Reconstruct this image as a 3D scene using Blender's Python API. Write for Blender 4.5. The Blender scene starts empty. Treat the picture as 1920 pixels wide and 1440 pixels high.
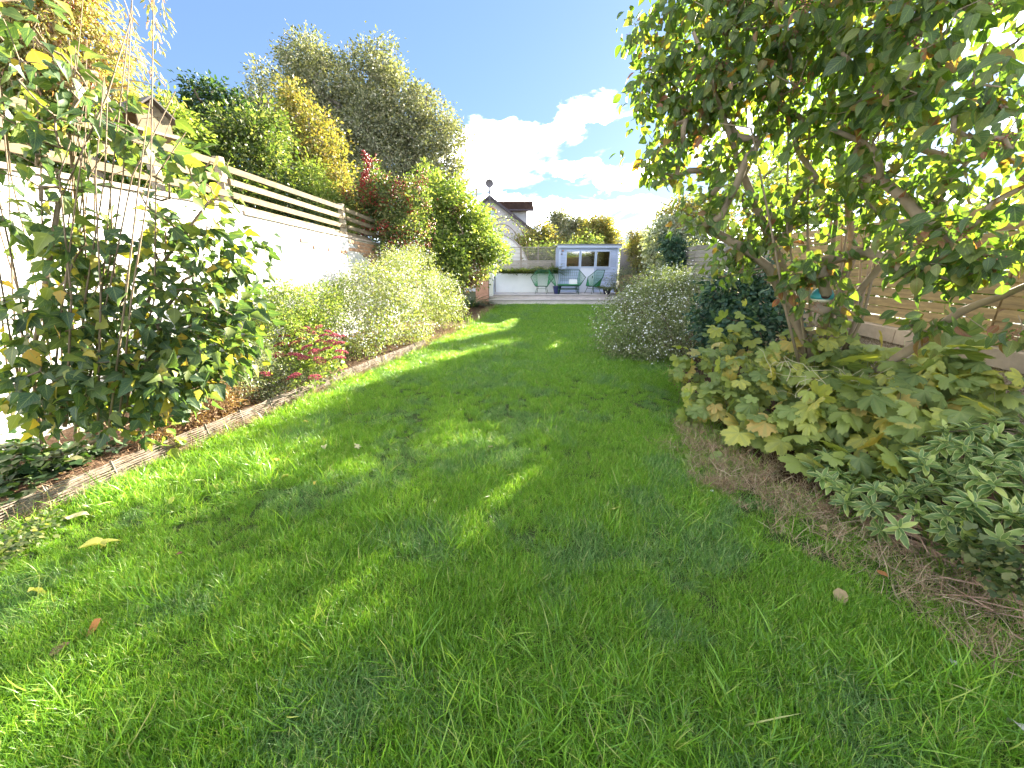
import bpy, math, random
import numpy as np
from mathutils import Vector, Matrix
R = math.radians
rng = np.random.default_rng(7)
random.seed(7)
SC = bpy.context.scene
COL = SC.collection

# ------------------------------------------------------------------ camera, sky, sun, exposure
F = 720.0; PITCH = R(17.35); CH = 1.5
cs, sn = math.cos(PITCH), math.sin(PITCH)
cam_d = bpy.data.cameras.new('camera'); cam = bpy.data.objects.new('camera', cam_d); COL.objects.link(cam)
cam_d.sensor_width = 36; cam_d.lens = 36 * F / 1920; cam_d.clip_start = 0.02; cam_d.clip_end = 2000
cam.location = (0, 0, CH); cam.rotation_euler = (R(90) - PITCH, 0, 0); SC.camera = cam

SUN_EL = 15.5; SUN_AZ = math.degrees(math.atan2(.6, .8))      # clockwise from +Y
world = bpy.data.worlds.new('World'); SC.world = world; world.use_nodes = True
SC.view_settings.view_transform = 'Standard'; SC.view_settings.look = 'None'
SC.view_settings.gamma = 1; SC.view_settings.use_curve_mapping = False
SC.view_settings.exposure = 4.12
SKY_STRENGTH = 0.15
sun_d = bpy.data.lights.new('sun', 'SUN'); sun = bpy.data.objects.new('sun', sun_d); COL.objects.link(sun)
sun_d.energy = 2.8; sun_d.angle = R(.6); sun_d.color = (1, .90, .74)
sv = Vector((math.sin(R(SUN_AZ)) * math.cos(R(SUN_EL)), math.cos(R(SUN_AZ)) * math.cos(R(SUN_EL)), math.sin(R(SUN_EL))))
sun.location = sv * 60
sun.rotation_euler = sv.to_track_quat('Z', 'Y').to_euler()
SC.cycles.max_bounces = 8; SC.cycles.diffuse_bounces = 4; SC.cycles.transmission_bounces = 5
SC.cycles.transparent_max_bounces = 12; SC.cycles.caustics_reflective = False; SC.cycles.caustics_refractive = False


def P(px, py, Y):
    a = 720 - py; yd = F * cs + a * sn; t = Y / yd
    return np.array([(px - 960) * t, Y, CH + (-F * sn + a * cs) * t])


def G(px, py, z=0.0):
    a = 720 - py; zd = -F * sn + a * cs; t = (z - CH) / zd
    return np.array([(px - 960) * t, (F * cs + a * sn) * t, z])


def depth(p):
    return p[1] * cs - (p[2] - CH) * sn


def build_world():
    nt = world.node_tree; N = nt.nodes; L = nt.links; N.clear()
    out = N.new('ShaderNodeOutputWorld'); bg = N.new('ShaderNodeBackground'); bg.inputs[1].default_value = SKY_STRENGTH
    sky = N.new('ShaderNodeTexSky'); sky.sky_type = 'NISHITA'; sky.sun_disc = False
    sky.sun_elevation = R(SUN_EL); sky.sun_rotation = R(SUN_AZ); sky.air_density = 1.0; sky.dust_density = 0.6; sky.ozone_density = 1.6
    tc = N.new('ShaderNodeTexCoord')

    def M(op, a, b=None, c=None, clamp=False):
        n = N.new('ShaderNodeMath'); n.operation = op; n.use_clamp = clamp
        for i, v in enumerate((a, b, c)):
            if v is None: continue
            if isinstance(v, (int, float)): n.inputs[i].default_value = v
            else: L.new(v, n.inputs[i])
        return n.outputs[0]
    sep = N.new('ShaderNodeSeparateXYZ'); L.new(tc.outputs['Generated'], sep.inputs[0])
    x, y, z = sep.outputs
    zz = M('ADD', M('MAXIMUM', z, 0.0), 0.12)
    cx = M('DIVIDE', x, zz); cy = M('DIVIDE', y, zz)
    comb = N.new('ShaderNodeCombineXYZ'); L.new(cx, comb.inputs[0]); L.new(cy, comb.inputs[1])
    no = N.new('ShaderNodeTexNoise'); no.inputs['Scale'].default_value = 1.1; no.inputs['Detail'].default_value = 7
    no.inputs['Roughness'].default_value = .58; no.inputs['Distortion'].default_value = .35
    mp = N.new('ShaderNodeMapping'); mp.inputs['Location'].default_value = (3.1, 7.7, 0); mp.inputs['Scale'].default_value = (1, .8, 1)
    L.new(comb.outputs[0], mp.inputs[0]); L.new(mp.outputs[0], no.inputs['Vector'])
    nz = no.outputs['Fac']
    # the cloud bank: direction space patches
    yy = M('MAXIMUM', y, 0.05)
    u = M('DIVIDE', x, yy); v = M('DIVIDE', z, yy)
    cuv = N.new('ShaderNodeCombineXYZ'); L.new(u, cuv.inputs[0]); L.new(M('MULTIPLY', v, 1.7), cuv.inputs[1])
    wn = N.new('ShaderNodeTexNoise'); wn.inputs['Scale'].default_value = 9; wn.inputs['Detail'].default_value = 6; wn.inputs['Roughness'].default_value = .62; L.new(cuv.outputs[0], wn.inputs['Vector'])
    wsep = N.new('ShaderNodeSeparateColor'); L.new(wn.outputs['Color'], wsep.inputs[0])
    u = M('ADD', u, M('MULTIPLY', M('SUBTRACT', wsep.outputs[0], .5), .17)); v = M('ADD', v, M('MULTIPLY', M('SUBTRACT', wsep.outputs[1], .5), .09))
    soft = wsep.outputs[2]

    def patch(px, py, ru, rv, ang):
        a = 720 - py; yd = F * cs + a * sn
        u0 = (px - 960) / yd; v0 = (-F * sn + a * cs) / yd
        du = M('SUBTRACT', u, u0); dv = M('SUBTRACT', v, v0)
        ca, sa = math.cos(ang), math.sin(ang)
        p = M('ADD', M('MULTIPLY', du, ca / ru), M('MULTIPLY', dv, sa / ru))
        q = M('ADD', M('MULTIPLY', du, -sa / rv), M('MULTIPLY', dv, ca / rv))
        r2 = M('ADD', M('MULTIPLY', p, p), M('MULTIPLY', q, q))
        return M('MAXIMUM', M('SUBTRACT', 1.0, r2), 0.0)
    acc = None
    for a in ((895, 285, .10, .075, .25), (950, 262, .11, .035, .35), (1065, 228, .14, .035, .5), (1135, 215, .03, .02, .3),
              (1190, 325, .10, .035, .3), (1075, 312, .07, .018, .1), (1010, 385, .35, .022, 0)):
        p = patch(*a); acc = p if acc is None else M('MAXIMUM', acc, p)
    # horizon whitening lowers the cloud threshold
    hz = M('POWER', M('SUBTRACT', 1.0, M('MULTIPLY', M('MAXIMUM', z, 0.0), 2.6), clamp=True), 2.2)
    clear = None
    for a in ((560, -20, .75, .42, 0), (960, 60, .45, .22, .1), (1130, 270, .20, .05, .25)):
        p = patch(*a); clear = p if clear is None else M('MAXIMUM', clear, p)
    nz = M('SUBTRACT', nz, M('MULTIPLY', clear, .22))
    s = M('ADD', nz, M('ADD', M('MULTIPLY', M('POWER', acc, .6), M('MULTIPLY', soft, .54)), M('MULTIPLY', hz, .09)))
    mr = N.new('ShaderNodeMapRange'); mr.interpolation_type = 'SMOOTHSTEP'
    mr.inputs['From Min'].default_value = .48; mr.inputs['From Max'].default_value = .88
    L.new(s, mr.inputs['Value'])
    hs = N.new('ShaderNodeMix'); hs.data_type = 'RGBA'; hs.blend_type = 'MULTIPLY'; hs.inputs['Factor'].default_value = 1
    ga = N.new('ShaderNodeGamma'); ga.inputs[1].default_value = SKY_GAMMA; L.new(sky.outputs[0], ga.inputs[0]); L.new(ga.outputs[0], hs.inputs['A']); hs.inputs['B'].default_value = SKY_TINT
    mix = N.new('ShaderNodeMix'); mix.data_type = 'RGBA'
    L.new(mr.outputs[0], mix.inputs['Factor']); L.new(hs.outputs['Result'], mix.inputs['A']); mix.inputs['B'].default_value = CLOUD_COL
    L.new(mix.outputs['Result'], bg.inputs[0]); L.new(bg.outputs[0], out.inputs[0])


SKY_GAMMA = .45; SKY_TINT = (.112, .157, .242, 1); CLOUD_COL = (9.5, 9.3, 9.1, 1)
build_world()


# ------------------------------------------------------------------ materials
def newmat(name):
    m = bpy.data.materials.new(name); m.use_nodes = True
    nt = m.node_tree; nt.nodes.clear(); return m, nt, nt.nodes, nt.links


def simple(name, col, rough=.8, spec=.3, bump=None, noise=None, metallic=0, coat=0):
    """noise=(scale, amount, colour2); bump=(scale, strength, distance)"""
    m, nt, N, L = newmat(name)
    o = N.new('ShaderNodeOutputMaterial'); b = N.new('ShaderNodeBsdfPrincipled'); L.new(b.outputs[0], o.inputs[0])
    b.inputs['Base Color'].default_value = (*col, 1); b.inputs['Roughness'].default_value = rough
    b.inputs['Specular IOR Level'].default_value = spec; b.inputs['Metallic'].default_value = metallic; b.inputs['Coat Weight'].default_value = coat
    tc = N.new('ShaderNodeTexCoord')
    if noise:
        sc, amt, c2 = noise[:3]; stretch = noise[3] if len(noise) > 3 else (1, 1, 1)
        mp = N.new('ShaderNodeMapping'); mp.inputs['Scale'].default_value = stretch
        n = N.new('ShaderNodeTexNoise'); n.inputs['Scale'].default_value = sc; n.inputs['Detail'].default_value = 6; n.inputs['Roughness'].default_value = .6
        L.new(tc.outputs['Object'], mp.inputs[0]); L.new(mp.outputs[0], n.inputs['Vector'])
        r = N.new('ShaderNodeMapRange'); r.inputs['From Min'].default_value = .35; r.inputs['From Max'].default_value = .68
        r.inputs['To Max'].default_value = amt; L.new(n.outputs['Fac'], r.inputs['Value'])
        oi = N.new('ShaderNodeObjectInfo')
        mx = N.new('ShaderNodeMix'); mx.data_type = 'RGBA'; L.new(r.outputs[0], mx.inputs['Factor'])
        mx.inputs['A'].default_value = (*col, 1); mx.inputs['B'].default_value = (*c2, 1)
        hv = N.new('ShaderNodeHueSaturation'); L.new(mx.outputs['Result'], hv.inputs['Color'])
        rr = N.new('ShaderNodeMapRange'); rr.inputs['To Min'].default_value = .82; rr.inputs['To Max'].default_value = 1.15
        L.new(oi.outputs['Random'], rr.inputs['Value']); L.new(rr.outputs[0], hv.inputs['Value'])
        L.new(hv.outputs[0], b.inputs['Base Color'])
    if bump:
        n = N.new('ShaderNodeTexNoise'); n.inputs['Scale'].default_value = bump[0]; n.inputs['Detail'].default_value = 5
        if len(bump) > 3:
            mp = N.new('ShaderNodeMapping'); mp.inputs['Scale'].default_value = bump[3]
            L.new(tc.outputs['Object'], mp.inputs[0]); L.new(mp.outputs[0], n.inputs['Vector'])
        else: L.new(tc.outputs['Object'], n.inputs['Vector'])
        bp = N.new('ShaderNodeBump'); bp.inputs['Strength'].default_value = bump[1]; bp.inputs['Distance'].default_value = bump[2]
        L.new(n.outputs['Fac'], bp.inputs['Height']); L.new(bp.outputs[0], b.inputs['Normal'])
    return m


def leafmat(name, stops, trans=.45, rough=.45, spec=.4, tcol=(1.25, 1.35, .45), veins=0.0, rim=None, blot=None):
    """stops: [(pos, rgb)] picked by a random per leaf; rim: colour of the leaf margin (uses UV.x); blot: spots of another colour"""
    m, nt, N, L = newmat(name)
    o = N.new('ShaderNodeOutputMaterial'); b = N.new('ShaderNodeBsdfPrincipled')
    b.inputs['Roughness'].default_value = rough; b.inputs['Specular IOR Level'].default_value = spec
    g = N.new('ShaderNodeNewGeometry'); oi = N.new('ShaderNodeObjectInfo')
    ad = N.new('ShaderNodeMath'); ad.operation = 'ADD'; L.new(g.outputs['Random Per Island'], ad.inputs[0]); L.new(oi.outputs['Random'], ad.inputs[1])
    fr = N.new('ShaderNodeMath'); fr.operation = 'FRACT'; L.new(ad.outputs[0], fr.inputs[0])
    cr = N.new('ShaderNodeValToRGB'); e = cr.color_ramp.elements
    while len(e) > 1: e.remove(e[0])
    e[0].position = stops[0][0]; e[0].color = (*stops[0][1], 1)
    for p, c in stops[1:]:
        q = e.new(p); q.color = (*c, 1)
    L.new(fr.outputs[0], cr.inputs[0]); col = cr.outputs[0]
    if veins or rim or blot:
        uv = N.new('ShaderNodeUVMap'); uv.uv_map = 'UVMap'; sp = N.new('ShaderNodeSeparateXYZ'); L.new(uv.outputs[0], sp.inputs[0])
    if rim:
        mr = N.new('ShaderNodeMapRange'); mr.inputs['From Min'].default_value = .74; mr.inputs['From Max'].default_value = .88
        L.new(sp.outputs[0], mr.inputs['Value'])
        mx = N.new('ShaderNodeMix'); mx.data_type = 'RGBA'; L.new(mr.outputs[0], mx.inputs['Factor']); L.new(col, mx.inputs['A']); mx.inputs['B'].default_value = (*rim, 1)
        col = mx.outputs['Result']
    if veins:
        # side veins: bands slanting away from the midrib
        a1 = N.new('ShaderNodeMath'); a1.operation = 'MULTIPLY_ADD'; L.new(sp.outputs[0], a1.inputs[0]); a1.inputs[1].default_value = -.35; L.new(sp.outputs[1], a1.inputs[2])
        a2 = N.new('ShaderNodeMath'); a2.operation = 'MULTIPLY'; L.new(a1.outputs[0], a2.inputs[0]); a2.inputs[1].default_value = 44
        a3 = N.new('ShaderNodeMath'); a3.operation = 'SINE'; L.new(a2.outputs[0], a3.inputs[0])
        a4 = N.new('ShaderNodeMapRange'); a4.inputs['From Min'].default_value = .8; a4.inputs['From Max'].default_value = 1; a4.inputs['To Max'].default_value = veins
        L.new(a3.outputs[0], a4.inputs['Value'])
        a5 = N.new('ShaderNodeMapRange'); a5.inputs['From Min'].default_value = .10; a5.inputs['From Max'].default_value = .03; a5.inputs['To Max'].default_value = veins * 1.6
        L.new(sp.outputs[0], a5.inputs['Value'])
        a6 = N.new('ShaderNodeMath'); a6.operation = 'MAXIMUM'; L.new(a4.outputs[0], a6.inputs[0]); L.new(a5.outputs[0], a6.inputs[1])
        mx = N.new('ShaderNodeMix'); mx.data_type = 'RGBA'; L.new(a6.outputs[0], mx.inputs['Factor']); L.new(col, mx.inputs['A']); mx.inputs['B'].default_value = (.28, .34, .12, 1)
        col = mx.outputs['Result']
    if blot:
        n = N.new('ShaderNodeTexNoise'); n.inputs['Scale'].default_value = blot[0]
        tcx = N.new('ShaderNodeTexCoord'); L.new(tcx.outputs['Object'], n.inputs['Vector'])
        mr = N.new('ShaderNodeMapRange'); mr.inputs['From Min'].default_value = .58; mr.inputs['From Max'].default_value = .7; mr.inputs['To Max'].default_value = blot[2]
        L.new(n.outputs['Fac'], mr.inputs['Value'])
        mx = N.new('ShaderNodeMix'); mx.data_type = 'RGBA'; L.new(mr.outputs[0], mx.inputs['Factor']); L.new(col, mx.inputs['A']); mx.inputs['B'].default_value = (*blot[1], 1)
        col = mx.outputs['Result']
    L.new(col, b.inputs['Base Color'])
    t = N.new('ShaderNodeBsdfTranslucent')
    tm = N.new('ShaderNodeMix'); tm.data_type = 'RGBA'; tm.blend_type = 'MULTIPLY'; tm.inputs['Factor'].default_value = 1
    L.new(col, tm.inputs['A']); tm.inputs['B'].default_value = (*tcol, 1); L.new(tm.outputs['Result'], t.inputs[0])
    ms = N.new('ShaderNodeMixShader'); ms.inputs[0].default_value = trans
    L.new(b.outputs[0], ms.inputs[1]); L.new(t.outputs[0], ms.inputs[2]); L.new(ms.outputs[0], o.inputs[0])
    return m


# ------------------------------------------------------------------ object helpers
def tag(o, label=None, cat=None, group=None, kind=None):
    if label: o['label'] = label
    if cat: o['category'] = cat
    if group: o['group'] = group
    if kind: o['kind'] = kind
    return o


def empty(name, loc, label, cat, group=None):
    o = bpy.data.objects.new(name, None); COL.objects.link(o); o.location = loc; o.empty_display_size = .1
    return tag(o, label, cat, group)


def link(name, me, parent=None, mat=None, loc=None):
    o = bpy.data.objects.new(name, me); COL.objects.link(o)
    if mat is not None and not me.materials: me.materials.append(mat)
    if parent is not None: o.parent = parent
    if loc is not None: o.location = loc
    return o


class MB:
    """collects shapes in world coordinates; origin subtracted at build"""
    def __init__(s): s.v = []; s.f = []

    def add(s, v, f):
        k = len(s.v); s.v.extend([tuple(map(float, p)) for p in v]); s.f.extend([tuple(i + k for i in q) for q in f]); return s

    def box(s, c, size, rz=0.0, rx=0.0, ry=0.0, bev=0.0):
        h = np.array(size) / 2; M_ = Matrix.Rotation(rz, 3, 'Z') @ Matrix.Rotation(ry, 3, 'Y') @ Matrix.Rotation(rx, 3, 'X')
        b = min(bev, min(h) * .45)
        if b <= 0:
            vs = [(sx * h[0], sy * h[1], sz * h[2]) for sz in (-1, 1) for sy in (-1, 1) for sx in (-1, 1)]
            fs = [(0, 2, 3, 1), (4, 5, 7, 6), (0, 1, 5, 4), (2, 6, 7, 3), (0, 4, 6, 2), (1, 3, 7, 5)]
        else:
            # chamfered along all edges of the x-profile ends kept simple: 8-gon profile in the two thin axes
            ax = int(np.argmax(h)); o1, o2 = [i for i in range(3) if i != ax]
            prof = [(h[o1], h[o2] - b), (h[o1] - b, h[o2]), (-h[o1] + b, h[o2]), (-h[o1], h[o2] - b), (-h[o1], -h[o2] + b), (-h[o1] + b, -h[o2]), (h[o1] - b, -h[o2]), (h[o1], -h[o2] + b)]
            vs = []
            for sgn in (-1, 1):
                for p, q in prof:
                    w = [0, 0, 0]; w[ax] = sgn * h[ax]; w[o1] = p; w[o2] = q; vs.append(tuple(w))
            fs = [tuple(range(7, -1, -1)), tuple(range(8, 16))] + [(i, (i + 1) % 8, 8 + (i + 1) % 8, 8 + i) for i in range(8)]
        c = Vector([float(a) for a in c])
        return s.add([c + M_ @ Vector(v) for v in vs], fs)

    def beam(s, a, b, w, h, bev=0.0):
        """box from a to b, width w horizontally, height h"""
        a = Vector([float(i) for i in a]); b = Vector([float(i) for i in b]); d = b - a; L_ = d.length; d.normalize()
        up = Vector((0, 0, 1)); x = d.cross(up)
        if x.length < 1e-4: x = Vector((1, 0, 0))
        x.normalize(); z = x.cross(d)
        vs = []
        for e in (a, b):
            for p, q in ((-1, -1), (1, -1), (1, 1), (-1, 1)): vs.append(e + x * (p * w / 2) + z * (q * h / 2))
        return s.add(vs, [(3, 2, 1, 0), (4, 5, 6, 7), (0, 1, 5, 4), (1, 2, 6, 5), (2, 3, 7, 6), (3, 0, 4, 7)])

    def tube(s, pts, rad, n=6, cap=True):
        pts = [Vector([float(i) for i in p]) for p in pts]
        if not hasattr(rad, '__len__'): rad = [rad] * len(pts)
        vs = []; prev = None
        for i, p in enumerate(pts):
            d = (pts[min(i + 1, len(pts) - 1)] - pts[max(i - 1, 0)])
            if d.length < 1e-9: d = Vector((0, 0, 1))
            d.normalize()
            if prev is None:
                prev = d.orthogonal().normalized()
            x = (prev - d * prev.dot(d))
            x = x.normalized() if x.length > 1e-6 else d.orthogonal().normalized()
            prev = x; y = d.cross(x)
            for k in range(n):
                a = 2 * math.pi * k / n; vs.append(p + (x * math.cos(a) + y * math.sin(a)) * rad[i])
        fs = [(i * n + k, i * n + (k + 1) % n, (i + 1) * n + (k + 1) % n, (i + 1) * n + k) for i in range(len(pts) - 1) for k in range(n)]
        if cap: fs += [tuple(range(n - 1, -1, -1)), tuple((len(pts) - 1) * n + k for k in range(n))]
        return s.add(vs, fs)

    def lathe(s, c, prof, n=16):
        vs = [(c[0] + r * math.cos(2 * math.pi * k / n), c[1] + r * math.sin(2 * math.pi * k / n), c[2] + z) for r, z in prof for k in range(n)]
        fs = [(i * n + k, i * n + (k + 1) % n, (i + 1) * n + (k + 1) % n, (i + 1) * n + k) for i in range(len(prof) - 1) for k in range(n)]
        fs += [tuple(range(n - 1, -1, -1)), tuple((len(prof) - 1) * n + k for k in range(n))]
        return s.add(vs, fs)

    def prism(s, poly, off):
        """polygon (3d points) extruded by vector off"""
        n = len(poly); o = np.array(off)
        vs = [np.array(p) for p in poly] + [np.array(p) + o for p in poly]
        return s.add(vs, [tuple(range(n)), tuple(range(2 * n - 1, n - 1, -1))] + [(i, n + i, n + (i + 1) % n, (i + 1) % n)[::-1] for i in range(n)])

    def build(s, name, mat, parent=None, smooth=False, origin=None):
        o_ = np.array(origin if origin is not None else (parent.location if parent is not None and parent.type == 'EMPTY' else (0, 0, 0)), float)
        me = bpy.data.meshes.new(name)
        me.from_pydata([tuple(np.array(v) - o_) for v in s.v], [], s.f); me.update()
        if smooth: me.polygons.foreach_set('use_smooth', [True] * len(me.polygons))
        o = link(name, me, parent, mat)
        if parent is None and origin is not None: o.location = origin
        return o


def fast_mesh(name, V, Fc, uv=None, smooth=False):
    V = np.ascontiguousarray(V, np.float32); Fc = np.ascontiguousarray(Fc, np.int32); nf, k = Fc.shape
    me = bpy.data.meshes.new(name); me.vertices.add(len(V)); me.vertices.foreach_set('co', V.ravel())
    me.loops.add(nf * k); me.loops.foreach_set('vertex_index', Fc.ravel()); me.polygons.add(nf)
    me.polygons.foreach_set('loop_start', np.arange(0, nf * k, k, dtype=np.int32))
    me.polygons.foreach_set('loop_total', np.full(nf, k, np.int32))
    if uv is not None:
        l = me.uv_layers.new(name='UVMap'); l.data.foreach_set('uv', np.ascontiguousarray(uv[Fc.ravel()], np.float32).ravel())
    if smooth: me.polygons.foreach_set('use_smooth', np.ones(nf, bool))
    me.update(calc_edges=True); return me


# ------------------------------------------------------------------ leaf templates (length 1 along +Y, face +Z)
def t_diamond(w=.3, fold=.12, droop=.1):
    V = np.array([(0, 0, 0), (-w, .42, fold), (0, 1, -droop), (w, .42, fold)], float)
    return V, np.array([(0, 3, 2), (0, 2, 1)]), np.array([(0, 0), (1, .4), (0, 1), (1, .4)], float)


def t_ovate(w=.3, n=5, fold=.10, droop=.25, shape=None):
    vs = []; uv = []
    ts = np.linspace(0, 1, n)
    for i, t in enumerate(ts):
        hw = w * (shape(t) if shape else (math.sin(math.pi * t ** .72) ** .85 if 0 < t < 1 else .02))
        z = -droop * t * t
        for sgn in (-1, 0, 1):
            vs.append((sgn * hw, t + (.03 if sgn else 0) * math.sin(t * 3), z + abs(sgn) * fold * hw / w)); uv.append((abs(sgn), t))
    fs = []
    for i in range(n - 1):
        a = i * 3; fs += [(a, a + 1, a + 4, a + 3), (a + 1, a + 2, a + 5, a + 4)]
    return np.array(vs, float), np.array(fs), np.array(uv, float)


def t_palmate(lobes=5, depth_=.35, serr=2, droop=.15, spread=2.4, basal=.5):
    """fan leaf: base at origin, lobes radiating; UV.x small along veins"""
    vs = [(0, 0, 0)]; uv = [(0.0, 0.0)]; out = []
    k = lobes * 2 * serr
    for i in range(k + 1):
        a = -spread + 2 * spread * i / k
        ph = (i / (2 * serr)) % 1.0
        l = abs(math.sin(math.pi * ph)) ** .7
        r = (1 - .35 * (abs(a) / spread) ** 1.5) * (1 - depth_ * (1 - l))
        if serr > 1 and i % 2: r *= (.93 if serr < 4 else .89)
        z = -droop * r * r + .05 * (1 - l) - .06 * l * math.cos(a * 2)
        vs.append((r * .72 * math.sin(a), .28 + r * .72 * math.cos(a) if abs(a) < 9 else 0, z)); uv.append((1 - l, r)); out.append(i + 1)
    vs[0] = (0, .28, .03)
    return np.array(vs, float), np.array([(0, out[i + 1], out[i]) for i in range(k)]), np.array(uv, float)


def t_blade(n=4, w=.035, bend=.45):
    vs = []; 
    for i in range(n):
        t = i / n; ww = w * (1 - t * .55)
        y = bend * t * t; z = t * (1 - .25 * bend * t)
        vs += [(-ww, y, z), (ww, y, z)]
    vs.append((0, bend, 1 - .25 * bend))
    fs = []
    for i in range(n - 1):
        a = 2 * i; fs += [(a, a + 1, a + 3), (a, a + 3, a + 2)]
    fs.append((2 * n - 2, 2 * n - 1, 2 * n))
    return np.array(vs, float), np.array(fs)


def t_star(n=5, r2=.45):
    vs = [(0, 0, .12)]
    for i in range(2 * n):
        a = math.pi * i / n; r = 1 if i % 2 == 0 else r2
        vs.append((r * math.sin(a), r * math.cos(a), 0))
    return np.array(vs, float) * .5, np.array([(0, 1 + (i + 1) % (2 * n), 1 + i) for i in range(2 * n)]), None


def t_octa():
    V = np.array([(1, 0, 0), (-1, 0, 0), (0, 1, 0), (0, -1, 0), (0, 0, 1), (0, 0, -1)], float) * .5
    return V, np.array([(0, 2, 4), (2, 1, 4), (1, 3, 4), (3, 0, 4), (2, 0, 5), (1, 2, 5), (3, 1, 5), (0, 3, 5)]), None


def nrm(a):
    return a / np.maximum(np.linalg.norm(a, axis=-1, keepdims=True), 1e-9)


def frames(D, Nn):
    Y = nrm(D); X = nrm(np.cross(Y, Nn)); Z = np.cross(X, Y); return X, Y, Z


def scatter(name, tm, pos, D, Nn, size, origin, smooth=False):
    V, Fc = tm[0], tm[1]; uv = tm[2] if len(tm) > 2 else None
    X, Y, Z = frames(D, Nn); n = len(pos); k = len(V)
    W = (pos - origin)[:, None, :] + size[:, None, None] * (V[None, :, 0, None] * X[:, None, :] + V[None, :, 1, None] * Y[:, None, :] + V[None, :, 2, None] * Z[:, None, :])
    Fa = (Fc[None] + (np.arange(n) * k)[:, None, None]).reshape(-1, Fc.shape[1])
    return fast_mesh(name, W.reshape(-1, 3), Fa, None if uv is None else np.tile(uv, (n, 1)), smooth)


def rdir(n): return nrm(rng.normal(size=(n, 3)))


# ------------------------------------------------------------------ plants
def blob(px, py, r, Y, ry=None, dz=1.0):
    c = P(px, py, Y); s = depth(c) / F
    stretch = 1 / math.sqrt(1 + ((px - 960) / F) ** 2)
    return c, np.array([r * s * (.55 + .45 * stretch), r * s * dz * .9, (ry or r) * s])


def sample_blobs(blobs, n, shell=.45):
    vol = np.array([np.prod(b[1]) ** .8 for b in blobs]); idx = rng.choice(len(blobs), n, p=vol / vol.sum())
    C = np.array([b[0] for b in blobs])[idx]; Rr = np.array([b[1] for b in blobs])[idx]
    d = rdir(n); r = shell + (1 - shell) * rng.random(n) ** .6; r = np.where(rng.random(n) < .11, rng.uniform(1.0, 1.24, n), r)
    p = C + d * Rr * r[:, None]
    return p, nrm(d / Rr), idx


def grow(base_nodes, targets, step=.25, droop=0.0):
    """connect every target to the nearest node; returns list of polylines (node indices) with radii by a pipe model"""
    nodes = [np.array(b[0], float) for b in base_nodes]; par = [b[1] for b in base_nodes]
    root = nodes[0]
    order = np.argsort(np.linalg.norm(targets - root, axis=1)); tips = []
    for ti in order:
        t = targets[ti]; A = np.array(nodes)
        dist = np.linalg.norm(A - t, axis=1) + .25 * np.linalg.norm(A - root, axis=1) * 0
        # prefer nodes that are nearer the root than the target
        pen = np.where(np.linalg.norm(A - root, axis=1) > np.linalg.norm(t - root) + .05, .6 * step, 0)
        j = int(np.argmin(dist + pen)); a = nodes[j]; L_ = np.linalg.norm(t - a); m = max(1, int(L_ / step)); k = j
        bend = rng.normal(size=3) * L_ * .06 + np.array([0, 0, -droop * L_])
        for i in range(1, m + 1):
            s = i / m; p = a + (t - a) * s + bend * math.sin(math.pi * s)
            nodes.append(p); par.append(k); k = len(nodes) - 1
        tips.append(k)
    n = len(nodes); w = np.zeros(n)
    kids = [[] for _ in range(n)]
    for i in range(n):
        if par[i] >= 0: kids[par[i]].append(i)
    for i in range(n - 1, -1, -1):
        if not kids[i]: w[i] = 1
        if par[i] >= 0: w[par[i]] += w[i]
    return nodes, par, kids, w, tips


def branches(name, nodes, par, kids, w, r_tip, r_base, mat, root, sides=5, gamma=.5):
    rad = r_tip + (r_base - r_tip) * (np.clip((w - 1) / max(w[0] - 1, 1), 0, 1)) ** gamma
    mb = MB(); starts = [i for i in range(len(nodes)) if par[i] < 0]
    stack = [(s, None) for s in starts]
    while stack:
        s, pr = stack.pop(); chain = [s] if pr is None else [pr, s]; cur = s
        while kids[cur]:
            ks = sorted(kids[cur], key=lambda k: -w[k])
            for k in ks[1:]: stack.append((k, cur))
            cur = ks[0]; chain.append(cur)
        if len(chain) > 1:
            rr = [rad[c] for c in chain]
            if pr is not None: rr[0] = min(rr[0], rr[1] * 1.1)
            mb.tube([nodes[c] for c in chain], rr, sides if max(rr) > .012 else 3, cap=False)
    return mb.build(name, mat, root, smooth=True)


def leaves_at(C, O, n, cr, size, jit=.3, droop=.3, out=.6, up=.5, minz=.01, squash=.8):
    """n leaves round each clump centre C with outward direction O"""
    m = len(C) * n; c = np.repeat(C, n, 0); o = np.repeat(O, n, 0)
    off = rng.normal(size=(m, 3)) * cr * .6; off[:, 2] *= squash
    pos = c + off
    D = nrm(nrm(off) * .7 + o * out + rng.normal(size=(m, 3)) * .4 + np.array([0, 0, -droop]))
    Nn = nrm(o * .5 + np.array([0, 0, up]) + rng.normal(size=(m, 3)) * .55)
    s = size * (1 + rng.normal(size=m) * jit).clip(.4, 1.8)
    k = pos[:, 2] > minz
    return pos[k], D[k], Nn[k], s[k]


def in_view(p, mg=30):
    d = p[:, 1] * cs - (p[:, 2] - CH) * sn; u = p[:, 1] * sn + (p[:, 2] - CH) * cs
    px = 960 + F * p[:, 0] / np.maximum(d, .01); py = 720 - F * u / np.maximum(d, .01)
    return (d > .1) & (px > -mg) & (px < 1920 + mg) & (py > -mg) & (py < 1440 + mg), d, px, py


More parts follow.
